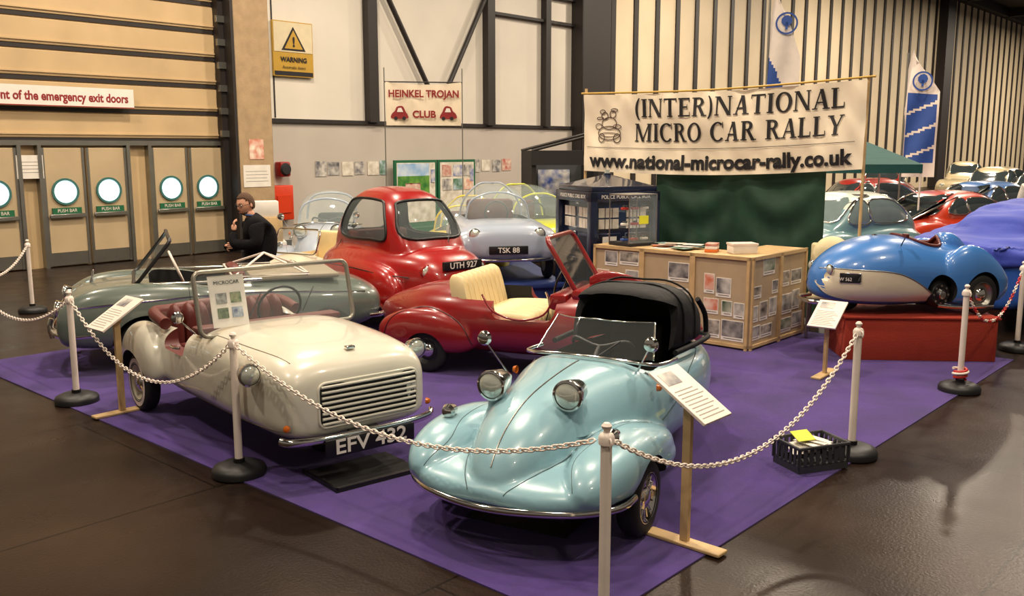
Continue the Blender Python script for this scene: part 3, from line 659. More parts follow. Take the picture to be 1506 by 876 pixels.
def cream_car():
    pt=paint('cream',(208,203,186)); 
    hull=loft('h',[(.03,.34,.34,.58,3.6,4),(.0,.45,.29,.68,4,5),(-.08,.50,.26,.745,4,5),(-.25,.53,.25,.785,3.8,5),(-.7,.56,.25,.81,3.6,5),(-1.15,.57,.25,.80,4,5),(-1.7,.57,.25,.73,4,5),(-2.2,.54,.27,.70,4,5),(-2.45,.46,.3,.64,3.5,4),(-2.6,.3,.36,.54,3,3)],None)
    F=[loft('f',[(-1.86,.03,.35,.42),(-1.93,.09,.28,.55),(-2.1,.12,.26,.66),(-2.3,.13,.26,.69),(-2.48,.12,.27,.63),(-2.62,.08,.3,.5),(-2.68,.03,.36,.44)],None,y0=s*.55) for s in (1,-1)]
    body=blend('body',[hull]+F,pt,.015,6)
    tr=bvh(body)
    C=[box('c',-2.2,-1.25,-.45,.45,.38,1.4,leather_r,.08,4)]
    for s in (1,-1):
        C.append(box('c',-1.85,-1.42,min(s*.3,s*.9),max(s*.3,s*.9),.56,1.3,leather_r,.06,4))
        C.append(cyl('c',(-2.28,s*.5,.22),(-2.28,s*1,.22),.26,darkin,seg=40))
    C.append(box('c',-.9,-.25,-.25,.25,0,.4,darkin))
    cut(body,C,38)
    q=[body]
    for s in (1,-1): q+=wheel(-2.28,s*.58,.225,.11,s,capmat=M('cream_rim',(206,198,174),rough=.4),wall=whiteplastic)
    q+=wheel(-.55,0,.21,.1,1); q.append(box('front_fork',-.6,-.5,-.08,.08,.2,.5,darkin))
    for i in range(8):
        z=.365+i*.032
        pts=[proj(tr,Vector((.6,y,z)),Vector((-1,0,0)),.006) for y in [-.28+.66*k/16 for k in range(17)]]
        q.append(tube('grille_slat_%d'%(i+1),pts,.009,pt,seg=8))
    q+=decal('grille_back',tr,rr(.70,.27,.05),(.6,.05,.477),(0,1,0),(0,0,1),(-1,0,0),darkin,.002,border=.009,bmat=pt)
    q.append(tube('bumper',[(-.02,-.53,.30),(.03,-.48,.29),(.07,-.3,.285),(.08,0,.285),(.07,.3,.285),(.03,.48,.29),(-.02,.53,.30)],.018,chrome,sm=5,flat=1.4))
    q.append(box('number_plate',.09,.105,-.30,.32,.175,.285,black,.005)); q.append(text('plate_text','EFV 432',.125,paper,(.1075,0.01,.231),(0,1,0),(0,0,1),bold=.002,sx=1.2))
    q.append(box('plate_bracket',.0,.09,-.1,.1,.2,.3,black))
    for s in (1,-1):
        q+=lamp(-.27,s*.59,.66,.068,.12,(1,0,0)); q.append(cyl('lamp_bracket',(-.32,s*.48,.62),(-.32,s*.58,.64),.02,chrome))
        q.append(lathe('indicator',[(0,.03),(.016,.02),(.022,0)],(-.01,s*.49,.37),(.7,s*.5,0),amber,14))
        q.append(seam('bonnet_seam',tr,[(-.12,s*.40,1.5),(-.6,s*.45,1.5),(-1.12,s*.47,1.5)],(0,0,-1),M('cream_seam',(120,108,88),rough=.6),r=.0028))
        q.append(seam('side_seam',tr,[(-.02,s*1,.34),(-.5,s*1,.31),(-1.0,s*1,.30),(-1.8,s*1,.30)],(0,-s,0),M('cream_seam',(0,0,0)),r=.004))
        q.append(tube('wiper',[(-1.14,s*.2,.84),(-1.20,s*.2+.12,1.0)],.004,black,seg=6))
        q.append(tube('door_handle',[(-1.45,s*.585,.62),(-1.5,s*.61,.62),(-1.58,s*.6,.62)],.009,chrome,sm=3))
    q.append(box('bonnet_badge',-.14,-.10,-.03,.03,.765,.785,chrome,.005))
    def wp(p): return Vector((-1.12-(p[1])*.24,p[0],.965+p[1]))
    o=rr(1.14,.42,.05,5)
    q.append(tube('windscreen_frame',[wp(p) for p in o],.015,M('screen_frame_grey',(150,145,132),rough=.3,metal=.5),closed=True,flat=1.3))
    q.append(new('windscreen_glass',[wp(p) for p in o],[tuple(range(len(o)))],glass))
    pv=(-1.12,0,.965); an=-13.5
    q.append(box('screen_notice',-1.142,-1.137,-.47,-.22,.80,1.15,paper)); rotabout(q[-1],pv,'Y',an)
    for k in range(4):
        yy=-.43+.1*(k%2); zz=.86+.1*(k//2)
        b=box('notice_picture',-1.136,-1.133,yy,yy+.075,zz,zz+.07,[M('print_n%d'%k,c1,rough=.6,scale=30,col2=c2) for k,(c1,c2) in enumerate([((40,70,40),(120,130,90)),((40,60,110),(180,190,200)),((80,80,80),(180,180,175)),((60,90,50),(150,150,110))])][k]); rotabout(b,pv,'Y',an); q.append(b)
    b=text('notice_title','MICROCAR',.035,inkdark,(-1.133,-.345,1.10),(0,1,0),(0,0,1)); rotabout(b,pv,'Y',an); q.append(b)
    for k in range(9):
        y=-.4+.1*k
        q.append(loft('seat_pleat_%d'%(k+1),[(-2.12,.045,.5,.80),(-2.06,.05,.46,.84),(-2.0,.05,.45,.82),(-1.97,.04,.48,.78)],leather_r,y0=y,nv=16,sub=3))
        q.append(loft('cushion_pleat_%d'%(k+1),[(-2.0,.045,.42,.54),(-1.8,.05,.42,.58),(-1.6,.05,.42,.57),(-1.55,.04,.42,.52)],leather_r,y0=y,nv=16,sub=3))
    q.append(box('dash_capping',-1.34,-1.2,-.54,.54,.74,.79,leather_r,.02)); q.append(tube('steering_wheel',[(-1.52+.05*math.sin(t),.2+.17*math.cos(t),.82+.16*math.sin(t)) for t in [2*math.pi*i/24 for i in range(24)]],.01,black,closed=True))
    q.append(tube('hood_stowed',[(-1.9,-.52,.72),(-2.2,-.5,.76),(-2.38,-.3,.74),(-2.42,0,.75),(-2.38,.3,.74),(-2.2,.5,.76),(-1.9,.52,.72)],.045,leather_r,sm=5))
    q.append(cyl('mirror_stalk',(-1.2,-.56,.76),(-1.2,-.66,.86),.006,chrome,seg=8)); q.append(lathe('mirror',[(0,-.02),(.035,-.01),(.042,.01),(0,.014)],(-1.2,-.67,.88),(-1,0,0),chrome,18))
    G('three_wheeler_convertible',q,(-.93,5.50,.008),-50.7)
cream_car()
G('dark_floor_sheet',[box('base_sheet',-.22,.22,-.3,.3,0,.012,darkin),box('lip',-.22,.22,-.3,-.285,.012,.025,black),box('lip2',.205,.22,-.3,.3,.012,.025,black)],(-.93,5.50,.008),-50.7)

def grey_car():
    pt=paint('grey_green',(92,102,94))
    hull=loft('h',[(.02,.25,.38,.58,3,3),(-.04,.42,.3,.69,3,3),(-.2,.56,.24,.76,3,4),(-.6,.62,.2,.79,3,4),(-1.1,.64,.2,.79,3.4,4),(-1.7,.64,.2,.78,3.4,4),(-2.1,.63,.2,.77,3.2,4),(-2.6,.57,.24,.72,3,4),(-2.82,.46,.3,.64,3,3),(-2.9,.3,.38,.56,3,3)],None)
    F=[loft('f',[(.06,.04,.4,.5),(0,.12,.28,.64),(-.25,.17,.24,.77),(-.7,.18,.22,.80),(-1.1,.15,.22,.77),(-1.3,.08,.26,.7)],None,y0=s*.54) for s in (1,-1)]
    body=blend('body',[hull]+F,pt,.018,6); tr=bvh(body)
    C=[box('c',-1.6,-.72,-.50,.50,.36,1.4,darkin,.1,4)]
    for s in (1,-1):
        C.append(cyl('c',(-.68,s*.5,.23),(-.68,s*1,.23),.30,darkin,seg=40)); C.append(cyl('c',(-2.3,s*.5,.2),(-2.3,s*1,.2),.26,darkin,seg=40))
    cut(body,C,38); q=[body]
    for s in (1,-1):
        q+=wheel(-.68,s*.6,.25,.13,s); q+=wheel(-2.3,s*.56,.25,.13,s)
        q+=lamp(.04,s*.5,.6,.075,.1,(1,0,0))
        q.append(lathe('side_lamp',[(0,.03),(.03,.02),(.04,0)],(.05,s*.38,.45),(1,0,0),amber,14))
        q.append(seam('waist_strip',tr,[(-.1,s*1,.62),(-.8,s*1,.66),(-1.8,s*1,.66),(-2.7,s*1,.60)],(0,-s,0),chrome,r=.009))
        q.append(tube('cockpit_rail',[(-.75,s*.57,.79),(-1.2,s*.58,.785),(-1.7,s*.55,.78)],.013,chrome,sm=3))
        q.append(seam('door_seam',tr,[(-1.05,s*1,.75),(-1.07,s*1,.5),(-1.15,s*1,.32)],(0,-s,0),r=.004)); q.append(seam('door_seam_rear',tr,[(-1.6,s*1,.75),(-1.6,s*1,.5),(-1.6,s*1,.32)],(0,-s,0),r=.004))
        q.append(tube('overrider',[(.12,s*.25,.3),(.14,s*.25,.4),(.12,s*.25,.48)],.022,chrome,sm=3))
    q.append(tube('bumper',[(-.25,-.68,.38),(-.02,-.62,.37),(.1,-.35,.37),(.13,0,.37),(.1,.35,.37),(-.02,.62,.37),(-.25,.68,.38)],.028,chrome,sm=5,flat=1.3))
    q.append(tube('rear_bumper',[(-2.7,-.62,.38),(-2.88,-.5,.38),(-2.95,0,.38),(-2.88,.5,.38),(-2.7,.62,.38)],.025,chrome,sm=5))
    q+=decal('grille',tr,rr(.6,.2,.09),(.6,0,.52),(0,1,0),(0,0,1),(-1,0,0),darkin,.003,border=.012,bmat=chrome)
    for i in range(4): q.append(cyl('grille_bar',(.045,-.26,.46+.04*i),(.045,.26,.46+.04*i),.006,chrome,seg=6))
    def wp(p): return Vector((-.66-(p[1])*.8-.1*(p[0]/.5)**2,p[0],.98+p[1]))
    o=rr(1.04,.40,.05,5)
    q.append(tube('windscreen_frame',[wp(p) for p in o],.018,black,closed=True)); q.append(new('windscreen_glass',[wp(p) for p in o],[tuple(range(len(o)))],glass))
    q.append(lathe('bonnet_ornament',[(0,0),(.02,0),(.008,.05),(.012,.1),(0,.12)],(-.22,0,.76),(-.2,0,1),chrome,12))
    for s in (1,-1):
        q.append(box('seat_base',-1.45,-1.05,s*.24-.2,s*.24+.2,.4,.56,leather_r,.05)); b=box('seat_back',-1.58,-1.45,s*.24-.2,s*.24+.2,.5,.85,leather_r,.05); q.append(b)
    q.append(tube('steering_wheel',[(-.98+.06*math.sin(t),-.24+.17*math.cos(t),.84+.15*math.sin(t)) for t in [2*math.pi*i/24 for i in range(24)]],.012,whiteplastic,closed=True))
    q.append(box('tonneau',-2.45,-1.62,-.5,.5,.755,.80,M('tonneau_beige',(140,130,110),rough=.8),.02))
    ap=Vector((-1.8,0,.97))
    for c in ((-1.45,-.5,.8),(-1.45,.5,.8),(-2.15,-.5,.8),(-2.15,.5,.8)): q.append(cyl('hood_frame',c,ap,.011,whiteplastic,seg=8))
    q.append(tube('hood_frame_base',[(-1.45,-.5,.81),(-1.45,.5,.81),(-2.15,.5,.81),(-2.15,-.5,.81)],.011,whiteplastic,closed=True))
    G('open_roadster',q,(-4.14,8.47,.0),180+22)
grey_car()

def red_car():
    pt=paint('deep_red',(130,12,12))
    hull=loft('h',[(-.74,.02,.42,.47),(-.68,.12,.35,.55),(-.48,.28,.25,.65),(-.18,.44,.2,.74,2.4),(.2,.54,.18,.78,2.6,3),(.6,.57,.17,.76,2.8,3),(1.1,.57,.17,.77,2.8,3),(1.45,.54,.18,.79,2.6,3),(1.8,.46,.2,.75),(2.1,.32,.25,.65),(2.3,.14,.33,.54),(2.36,.03,.4,.47)],None)
    F=[loft('f',[(-.5,.04,.3,.4),(-.42,.09,.2,.48),(-.2,.12,.18,.56),(.1,.12,.18,.56),(.36,.09,.2,.48),(.5,.04,.28,.4)],None,y0=s*.5) for s in (1,-1)]
    F+=[loft('f',[(1.3,.04,.3,.4),(1.45,.1,.2,.52),(1.7,.14,.18,.62),(1.95,.13,.2,.6),(2.2,.07,.26,.5)],None,y0=s*.46) for s in (1,-1)]
    body=blend('body',F+[hull],pt,.016,6); tr=bvh(body)
    C=[box('c',.22,1.3,-.47,.47,.34,1.4,darkin,.1,4)]
    for s in (1,-1):
        C.append(box('c',.62,1.2,min(s*.3,s*.9),max(s*.3,s*.9),.53,1.3,pt,.09,5))
        C.append(cyl('c',(0,s*.50,.17),(0,s*1,.17),.2,darkin,seg=36)); C.append(cyl('c',(1.75,s*.5,.17),(1.75,s*1,.17),.22,darkin,seg=36))
    cut(body,C,38); q=[body]
    for s in (1,-1):
        q+=wheel(0,s*.53,.2,.1,s,capmat=black); q+=wheel(1.75,s*.52,.2,.1,s,capmat=pt); q+=lamp(2.1,s*.3,.62,.07,.16,(1,0,0),body=pt)
        q.append(seam('wing_bead',tr,[(-.42,s*1,.3),(-.32,s*1,.5),(0,s*1,.58),(.32,s*1,.48),(.45,s*1,.28)],(0,-s,0),M('deep_red_shadow',(60,6,8),rough=.4),r=.006))
    for k in range(9):
        y=-.4+.1*k
        p=loft('back_pleat_%d'%(k+1),[(.26,.045,.46,.86),(.30,.051,.45,.90),(.36,.051,.45,.89),(.40,.045,.46,.85)],leather_c,y0=y,nv=18,sub=3); rotabout(p,(.35,0,.45),'Y',-14); q.append(p)
        q.append(loft('cushion_pleat_%d'%(k+1),[(.36,.045,.4,.50),(.42,.05,.38,.55),(.7,.051,.38,.57),(.92,.05,.38,.56),(.97,.044,.4,.5)],leather_c,y0=y,nv=18,sub=3))
    o=rr(.72,.48,.07,5)
    def wp(p): return Vector((1.33-(p[1]+.2)*.62,p[0],.985+p[1]))
    q.append(tube('windscreen_frame',[wp(p) for p in o],.022,pt,closed=True)); q.append(new('windscreen_glass',[wp(p) for p in o],[tuple(range(len(o)))],M('tinted_screen',(60,60,58),rough=.06,alpha=.6,coat=1)))
    q.append(box('scuttle_panel',1.3,1.5,-.42,.42,.70,.80,pt,.04))
    q.append(loft('scuttle_fin',[(1.35,.02,.78,.86),(1.5,.025,.78,.92),(1.75,.02,.74,.88),(2.0,.01,.68,.76)],pt,nv=20)) 
    q.append(tube('gear_lever',[(.95,-.1,.38),(1.0,-.1,.6),(.97,-.1,.72)],.01,chrome,sm=3)); q.append(box('dash',1.12,1.28,-.46,.46,.62,.76,pt,.03))
    q.append(tube('steering_wheel',[(1.02+.05*math.sin(t),.2+.16*math.cos(t),.78+.15*math.sin(t)) for t in [2*math.pi*i/24 for i in range(24)]],.01,black,closed=True))
    q.append(tube('door_trim',[(.55,-.57,.74),(.66,-.585,.60),(.9,-.59,.54),(1.12,-.585,.60),(1.2,-.57,.74)],.009,pt,sm=4))
    G('open_tourer',q,(-.56,8.62,.008),-21.7)
red_car()

def bubble_tall(name,loc,rz,col,plate):
    pt=paint(*col)
    low=loft('h',[(1.12,.1,.42,.55,3,3),(1.08,.28,.32,.68,3,3),(.9,.42,.26,.82,3,4),(.6,.54,.22,.88,3,4),(.1,.66,.2,.90,3,4),(-.4,.68,.2,.90,3,4),(-.8,.58,.24,.84,3,4),(-1.05,.4,.3,.7,3,3),(-1.15,.15,.4,.55,3,3)],None)
    cab=loft('c',[(.72,.2,.7,.84,3,3,.2),(.62,.38,.7,.98,3,3,.2),(.48,.45,.6,1.22,3,3,.1),(.32,.47,.6,1.40,3,3,.1),(.1,.48,.6,1.48,3,3,.1),(-.3,.48,.6,1.50,3,3,.1),(-.55,.46,.6,1.42,3,3,.1),(-.75,.42,.6,1.2,3,3,.1),(-.9,.3,.6,.9,3,3,.1)],None)
    FF=[loft('f',[(.75,.05,.3,.5),(.6,.13,.24,.66),(.2,.17,.22,.74),(-.3,.18,.22,.76),(-.7,.13,.24,.66),(-.9,.05,.3,.5)],None,y0=s*.56) for s in (1,-1)]
    body=blend('body',[low,cab]+FF,pt,.018,7); tr=bvh(body)
    side=cat([(-.52,.97),(-.50,1.28),(-.38,1.37),(.05,1.37),(.22,1.30),(.36,.98),(.1,.95)],5,True)
    scr=cat([(-.36,1.0),(-.32,1.27),(-.22,1.36),(.22,1.36),(.32,1.27),(.36,1.0),(0,.97)],5,True)
    q=[]
    for s in (1,-1): q+=decal('side_window',tr,side,(0,s*1.5,0),(1,0,0),(0,0,1),(0,-s,0),glass,.002,border=.016,bmat=black)
    q+=decal('windscreen',tr,scr,(2,0,0),(0,1,0),(0,0,1),(-1,0,0),glass,.002,border=.018,bmat=black)
    q+=decal('rear_window',tr,[(a*.8,b) for a,b in scr],(-2,0,0),(0,1,0),(0,0,1),(1,0,0),glass,.002,border=.016,bmat=black)
    inner=loft('i',[(.60,.3,.55,.88,3,3,.2),(.45,.40,.5,1.17,3,3,.1),(.30,.42,.5,1.35,3,3,.1),(.1,.43,.5,1.42,3,3,.1),(-.3,.43,.5,1.44,3,3,.1),(-.52,.41,.5,1.36,3,3,.1),(-.7,.36,.5,1.12,3,3,.1),(-.8,.25,.5,.85,3,3,.1)],darkin)
    def prism(out,axis,c0,c1):
        n=len(out)
        vs=[((p[0],c,p[1]) if axis=='y' else (c,p[0],p[1])) for c in (c0,c1) for p in out]
        return new('pr',vs,[tuple(range(n)),tuple(range(2*n-1,n-1,-1))]+[(i,(i+1)%n,n+(i+1)%n,n+i) for i in range(n)],darkin)
    C=[inner,prism(side,'y',-1,1),prism(scr,'x',.15,1.5),prism([(a*.8,b) for a,b in scr],'x',-1.5,-.3)]
    for s in (1,-1): C.append(cyl('c',(-.1,s*.5,.22),(-.1,s*1,.22),.25,darkin,seg=36))
    cut(body,C,38); q.append(body)
    for s in (1,-1):
        q+=wheel(-.1,s*.62,.22,.11,s); q+=lamp(.93,s*.33,.66,.075,.14,(1,0,0),body=pt)
        q.append(seam('door_seam',tr,[(-.55,s*1.2,.9),(-.56,s*1.2,.5),(-.5,s*1.2,.32)],(0,-s,0),r=.004)); q.append(seam('waist_bead',tr,[(-.9,s*1.2,.62),(0,s*1.2,.66),(.8,s*1.2,.6)],(0,-s,0),r=.006))
    q+=wheel(.75,0,.2,.1,1)
    q.append(box('number_plate',1.06,1.1,-.24,.24,.68,.77,black,.005)); q.append(text('plate_text',plate,.09,paper,(1.102,0,.725),(0,1,0),(0,0,1),bold=.001))
    q.append(tube('bumper',[(.9,-.52,.36),(1.1,-.3,.36),(1.17,0,.36),(1.1,.3,.36),(.9,.52,.36)],.02,chrome,sm=4))
    q+=[box('seat',-.5,-.1,-.38,.38,.55,.7,leather_r,.05),box('seat_back',-.6,-.46,-.38,.38,.6,1.0,leather_r,.05)]
    q.append(tube('wiper',[(.7,.1,.93),(.6,.2,1.1)],.005,black,seg=6))
    return G(name,q,loc,rz)
e=bubble_tall('bubble_car',(-1.27,10.75,.008),-50,('signal_red',(152,15,12)),'UTH 927'); e.scale=(1.06,1.06,1.03)

def dome_car(name,loc,rz,col,sc=1,plate=None):
    pt=paint(*col)
    low=loft('h',[(1.12,.25,.38,.52,3,3),(1.08,.48,.30,.64,3.5,3),(.9,.58,.26,.72,3.5,4),(.4,.62,.24,.75,3.5,4),(-.4,.6,.24,.76,3.2,4),(-.9,.45,.28,.7,3,4),(-1.15,.2,.38,.56,3,3)],None)
    F=[loft('f',[(1.1,.05,.36,.5),(1.0,.13,.26,.62),(.7,.17,.22,.66),(.4,.14,.24,.6),(.2,.05,.3,.5)],None,y0=s*.52) for s in (1,-1)]
    body=blend('body',[low]+F,pt,.022,6); tr=bvh(body); cut(body,[cyl('c',(.68,s*.52,.2),(.68,s*1,.2),.24,darkin) for s in (1,-1)]+[box('c',-.55,.45,-.4,.4,.4,1.3,darkin,.1,3)],38)
    q=[body]
    q.append(loft('dome',[(.62,.1,.68,.74,2.2,3,.1),(.5,.36,.68,.92,2.2,3,.1),(.2,.44,.68,1.14,2.2,3,.1),(-.15,.45,.68,1.18,2.2,3,.1),(-.5,.38,.68,1.08,2.2,3,.1),(-.75,.2,.68,.86,2.2,3,.1),(-.8,.1,.7,.76,2.2,3,.1)],M('canopy_perspex',(190,205,205),rough=.04,alpha=.25,coat=1)))
    for x,h,w in ((.3,1.06,.42),(-.3,1.16,.43)): q.append(tube('dome_hoop',[(x,-w,.72),(x,-w*.85,.95),(x,-w*.4,h-.01),(x,0,h+.01),(x,w*.4,h-.01),(x,w*.85,.95),(x,w,.72)],.013,pt,sm=4))
    for s in (1,-1): q+=wheel(.68,s*.58,.2,.1,s); q+=lamp(1.06,s*.4,.60,.07,.1,(1,0,0))
    q+=wheel(-.75,0,.2,.1,1)
    q.append(tube('bumper',[(.9,-.62,.30),(1.12,-.45,.29),(1.18,0,.29),(1.12,.45,.29),(.9,.62,.30)],.02,chrome,sm=4))
    q.append(box('number_plate',1.13,1.17,-.24,.24,.36,.46,black,.005)); q.append(text('plate_text',plate or 'TSK 88',.09,paper,(1.172,0,.41),(0,1,0),(0,0,1),bold=.001))
    q.append(box('seat_back',-.45,-.3,-.32,.32,.55,.95,leather_r,.05)); q.append(tube('wheel',[(.2,.15*math.cos(t),.8+.15*math.sin(t)) for t in [2*math.pi*i/20 for i in range(20)]],.012,black,closed=True))
    e=G(name,q,loc,rz); e.scale=(sc,)*3
G('display_plinth',[box('deck',-1.2,1.2,-.7,.7,.3,.36,M('plinth_blue',(30,50,110),rough=.6),.01),box('base',-1.15,1.15,-.65,.65,0,.3,M('plinth_blue',(0,0,0)))],(-.24,12.3,.0),-80)
dome_car('domed_microcar',(-.24,12.3,.36),-80,('silver_blue',(162,172,188)),1.0)
dome_car('domed_microcar',(.25,15.0,0),-60,('yellow_green',(196,200,50)),1.2)
dome_car('domed_microcar',(-.68,14.0,0),-95,('yellow',(225,200,30)),1.08)
e=cabin_scooter('cabin_scooter_car',(-2.75,13.2,0),-85,('silver_blue',(162,172,188)),True)
e.scale=(1.14,)*3

def blue_car():
    pt=paint('bright_blue',(62,118,188)); cr=paint('cream2',(214,202,176))
    hull=loft('h',[(.0,.03,.24,.32),(-.04,.14,.18,.42),(-.16,.27,.13,.54),(-.4,.40,.09,.66),(-.7,.47,.07,.73),(-1.0,.49,.07,.73),(-1.3,.47,.08,.67),(-1.6,.42,.1,.63),(-1.85,.32,.14,.56),(-2.0,.16,.2,.44),(-2.06,.03,.28,.36)],None)
    F=[loft('f',[(-1.3,.04,.25,.4),(-1.4,.10,.12,.56),(-1.6,.14,.1,.66),(-1.8,.13,.1,.62),(-2.0,.1,.12,.48),(-2.12,.04,.2,.35)],None,y0=s*.40) for s in (1,-1)]
    hr=loft('hr',[(-1.5,.04,.6,.66),(-1.55,.12,.55,.74),(-1.7,.13,.5,.74),(-1.9,.06,.45,.6)],None)
    body=blend('body',[hull,hr]+F,pt,.014,6); tr=bvh(body)
    q=[]
    fl=cat([(-.03,.42),(-.3,.44),(-.8,.40),(-1.2,.20),(-1.22,.14),(-.7,.14),(-.25,.16),(-.05,.24)],5,True)
    for s in (1,-1): q+=decal('side_flash',tr,fl,(0,s*1.2,0),(1,0,0),(0,0,1),(0,-s,0),cr,.004,border=.006,bmat=steel,rings=9)
    C=[loft('c',[(-1.0,.05,.4,1.3),(-1.04,.16,.4,1.3),(-1.2,.24,.38,1.3),(-1.42,.2,.4,1.3),(-1.52,.06,.42,1.3)],leather_r)]
    for s in (1,-1):
        C.append(cyl('c',(-1.75,s*.44,.2),(-1.75,s*.8,.2),.215,darkin,seg=36)); C.append(cyl('c',(-1.28,s*.36,.22),(-1.28,s*.8,.22),.17,darkin,seg=36))
    cut(body,C,38); q.append(body)
    q.append(tube('cockpit_rim',[proj(tr,Vector((x,y,1.4)),Vector((0,0,-1)),.006) for x,y in cat([(-1.0,0),(-1.06,.17),(-1.2,.25),(-1.4,.21),(-1.52,0),(-1.4,-.21),(-1.2,-.25),(-1.06,-.17)],5,True)],.018,leather_r,closed=True))
    for s in (1,-1):
        q+=wheel(-1.75,s*.47,.19,.09,s)
        q.append(lathe('engine_drum',[(0,.1),(.04,.1),(.06,.07),(.1,.07),(.13,.03),(.13,-.05)],(-1.28,s*.40,.2),(0,s,0),black,28)); q.append(lathe('engine_cover',[(0,.115),(.035,.112),(.04,.1)],(-1.28,s*.40,.2),(0,s,0),chrome,20))
        for i in range(8):
            a=math.pi/4*i; q.append(cyl('drum_bolt',(-1.28+.085*math.cos(a),s*.46,.2+.085*math.sin(a)),(-1.28+.085*math.cos(a),s*.48,.2+.085*math.sin(a)),.012,chrome,seg=8))
        q+=lamp(-.12,s*.2,.43,.05,.1,(1,s*.2,0))
    q+=wheel(-.45,0,.17,.08,1)
    q.append(tube('exhaust',[(-1.25,.47,.1),(-1.5,.5,.08),(-1.9,.5,.08)],.02,chrome,sm=4))
    q.append(lathe('filler_cap',[(.03,0),(.03,.015),(0,.02)],(-.75,.0,.725),(0,0,1),chrome,14)); q.append(tube('mirror_arm',[(-.85,.35,.66),(-.85,.42,.75)],.006,black)); q.append(box('mirror',-.87,-.83,.38,.46,.74,.78,leather_r,.01))
    q+=decal('number_plate',tr,rr(.2,.09,.01),(-.2,1.2,.36),(1,0,0),(0,0,1),(-.1,-1,0),black,.008,border=.004,bmat=chrome)
    q.append(text('plate_text','TPW 562',.045,paper,(-.19,.355,.355),(-1,.55,0),(0,0,1)))
    q.append(tube('bumper',[(-.2,-.33,.12),(.02,-.2,.12),(.07,0,.12),(.02,.2,.12),(-.2,.33,.12)],.02,chrome,sm=4))
    e=G('streamlined_microcar',q,(2.88,8.84,.43),180+10); e.scale=(.87,.9,1)
blue_car()
redc=M('red_felt',(148,44,24),rough=.9,bump=.2,bscale=80)
G('display_plinth',[box('skirt',-.70,.70,-.36,.36,0,.40,redc,.006),box('deck',-.72,.72,-.38,.38,.40,.42,redc,.005)],(3.88,8.90,.008),-4)

def classic(name,loc,rz,col,roof=None,L=3.9,H=1.42,W=1.55,vox=.035,glassm=None):
    pt=paint(*col); h=L/2; w=W/2
    low=loft('h',[(h,.45*w,.42,.6,3,3),(h-.06,.75*w,.34,.72,3,3),(h-.3,.88*w,.3,.84,3,4),(h-1.1,.95*w,.26,.92,3,4),(0,w,.25,.94,3.4,4),(-h+.9,w,.26,.93,3.2,4),(-h+.3,.85*w,.3,.82,3,4),(-h+.05,.6*w,.36,.68,3,3),(-h,.4*w,.45,.6,3,3)],None)
    cab=loft('c',[(.75,.6*w,.85,.93,3,3,.1),(.55,.74*w,.8,1.12,3,3,.1),(.3,.77*w,.8,H-.04,3,3,.1),(0,.78*w,.8,H,3,3,.1),(-.5,.77*w,.8,H-.01,3,3,.1),(-.8,.74*w,.8,H-.12,3,3,.1),(-1.1,.66*w,.8,1.1,3,3,.1),(-1.35,.5*w,.8,.92,3,3,.1)],None)
    F=[loft('f',[(h-.02,.05,.4,.6),(h-.1,.16,.32,.74),(h-.5,.2,.28,.86),(h-1.0,.18,.28,.84),(h-1.4,.06,.3,.7)],None,y0=s*(w-.16)) for s in (1,-1)]
    body=blend('body',[low,cab]+F,pt,vox,5); tr=bvh(body)
    if roof:
        body.data.materials.append(paint(*roof))
        for p in body.data.polygons:
            if p.center.z>H-.22: p.material_index=1
    q=[body]; gm=glassm or dglass
    for s in (1,-1):
        q+=decal('side_glass',tr,cat([(.1,.97),(.12,H-.12),(.3,H-.14),(.52,.98)],4,True),(0,s*2,0),(1,0,0),(0,0,1),(0,-s,0),gm,.006,border=.014,bmat=chrome)
        q+=decal('side_glass_rear',tr,cat([(.02,.97),(.02,H-.12),(-.6,H-.14),(-.85,.98)],4,True),(0,s*2,0),(1,0,0),(0,0,1),(0,-s,0),gm,.006,border=.014,bmat=chrome)
        q+=wheel(h-.75,s*(w-.06),.29,.15,s); q+=wheel(-h+.8,s*(w-.06),.29,.15,s); q+=lamp(h-.07,s*(w-.2),.64,.09,.1,(1,0,0))
    q+=decal('windscreen',tr,rr(1.15*w,.36,.08),(3,0,(H+.93)/2),(0,1,0),(0,0,1),(-1,0,0),gm,.006,border=.016,bmat=chrome)
    q+=decal('rear_glass',tr,rr(1.0*w,.28,.08),(-3,0,(H+.93)/2+.02),(0,1,0),(0,0,1),(1,0,0),gm,.006,border=.014,bmat=chrome)
    q+=decal('grille',tr,rr(.7*w,.2,.06),(3,0,.58),(0,1,0),(0,0,1),(-1,0,0),darkin,.006,border=.016,bmat=chrome)
    for s in (1,-1): q.append(tube('bumper',[(s*(h-.2),-w,.42),(s*(h+.04),-w*.8,.42),(s*(h+.08),0,.42),(s*(h+.04),w*.8,.42),(s*(h-.2),w,.42)],.035,chrome,sm=3))
    G(name,q,loc,rz)
lg=M('pale_glass',(110,125,125),rough=.08,coat=1)
classic('saloon_car',(4.75,13.35,0),-145,('mint',(105,140,145)),('roof_cream',(205,210,198)),L=3.1,H=1.38,W=1.4,vox=.025,glassm=lg)
classic('saloon_car',(7.0,18.6,0),-165,('far_red',(150,30,20)),L=4.1,H=1.4)
classic('saloon_car',(7.1,15.4,0),-150,('orange_red',(180,52,26)),L=3.7,H=1.30)
classic('saloon_car',(9.3,18.4,0),-150,('sky_blue',(60,105,165)),L=3.8,H=1.35)
classic('saloon_car',(12.2,21.2,0),-140,('navy',(32,40,80)),L=4.2,H=1.5)
classic('saloon_car',(13.0,25.0,0),-140,('cream_far',(180,165,130)),L=4.2,H=1.5)
classic('saloon_car',(17.5,29.5,0),-140,('far_grey',(110,110,115)),L=4.2,H=1.5)
classic('saloon_car',(11.6,29.0,0),-120,('far_red',(0,0,0)),L=4.2,H=1.5)
classic('saloon_car',(17.0,35.0,0),-120,('cream_far',(0,0,0)),L=4.2,H=1.5)

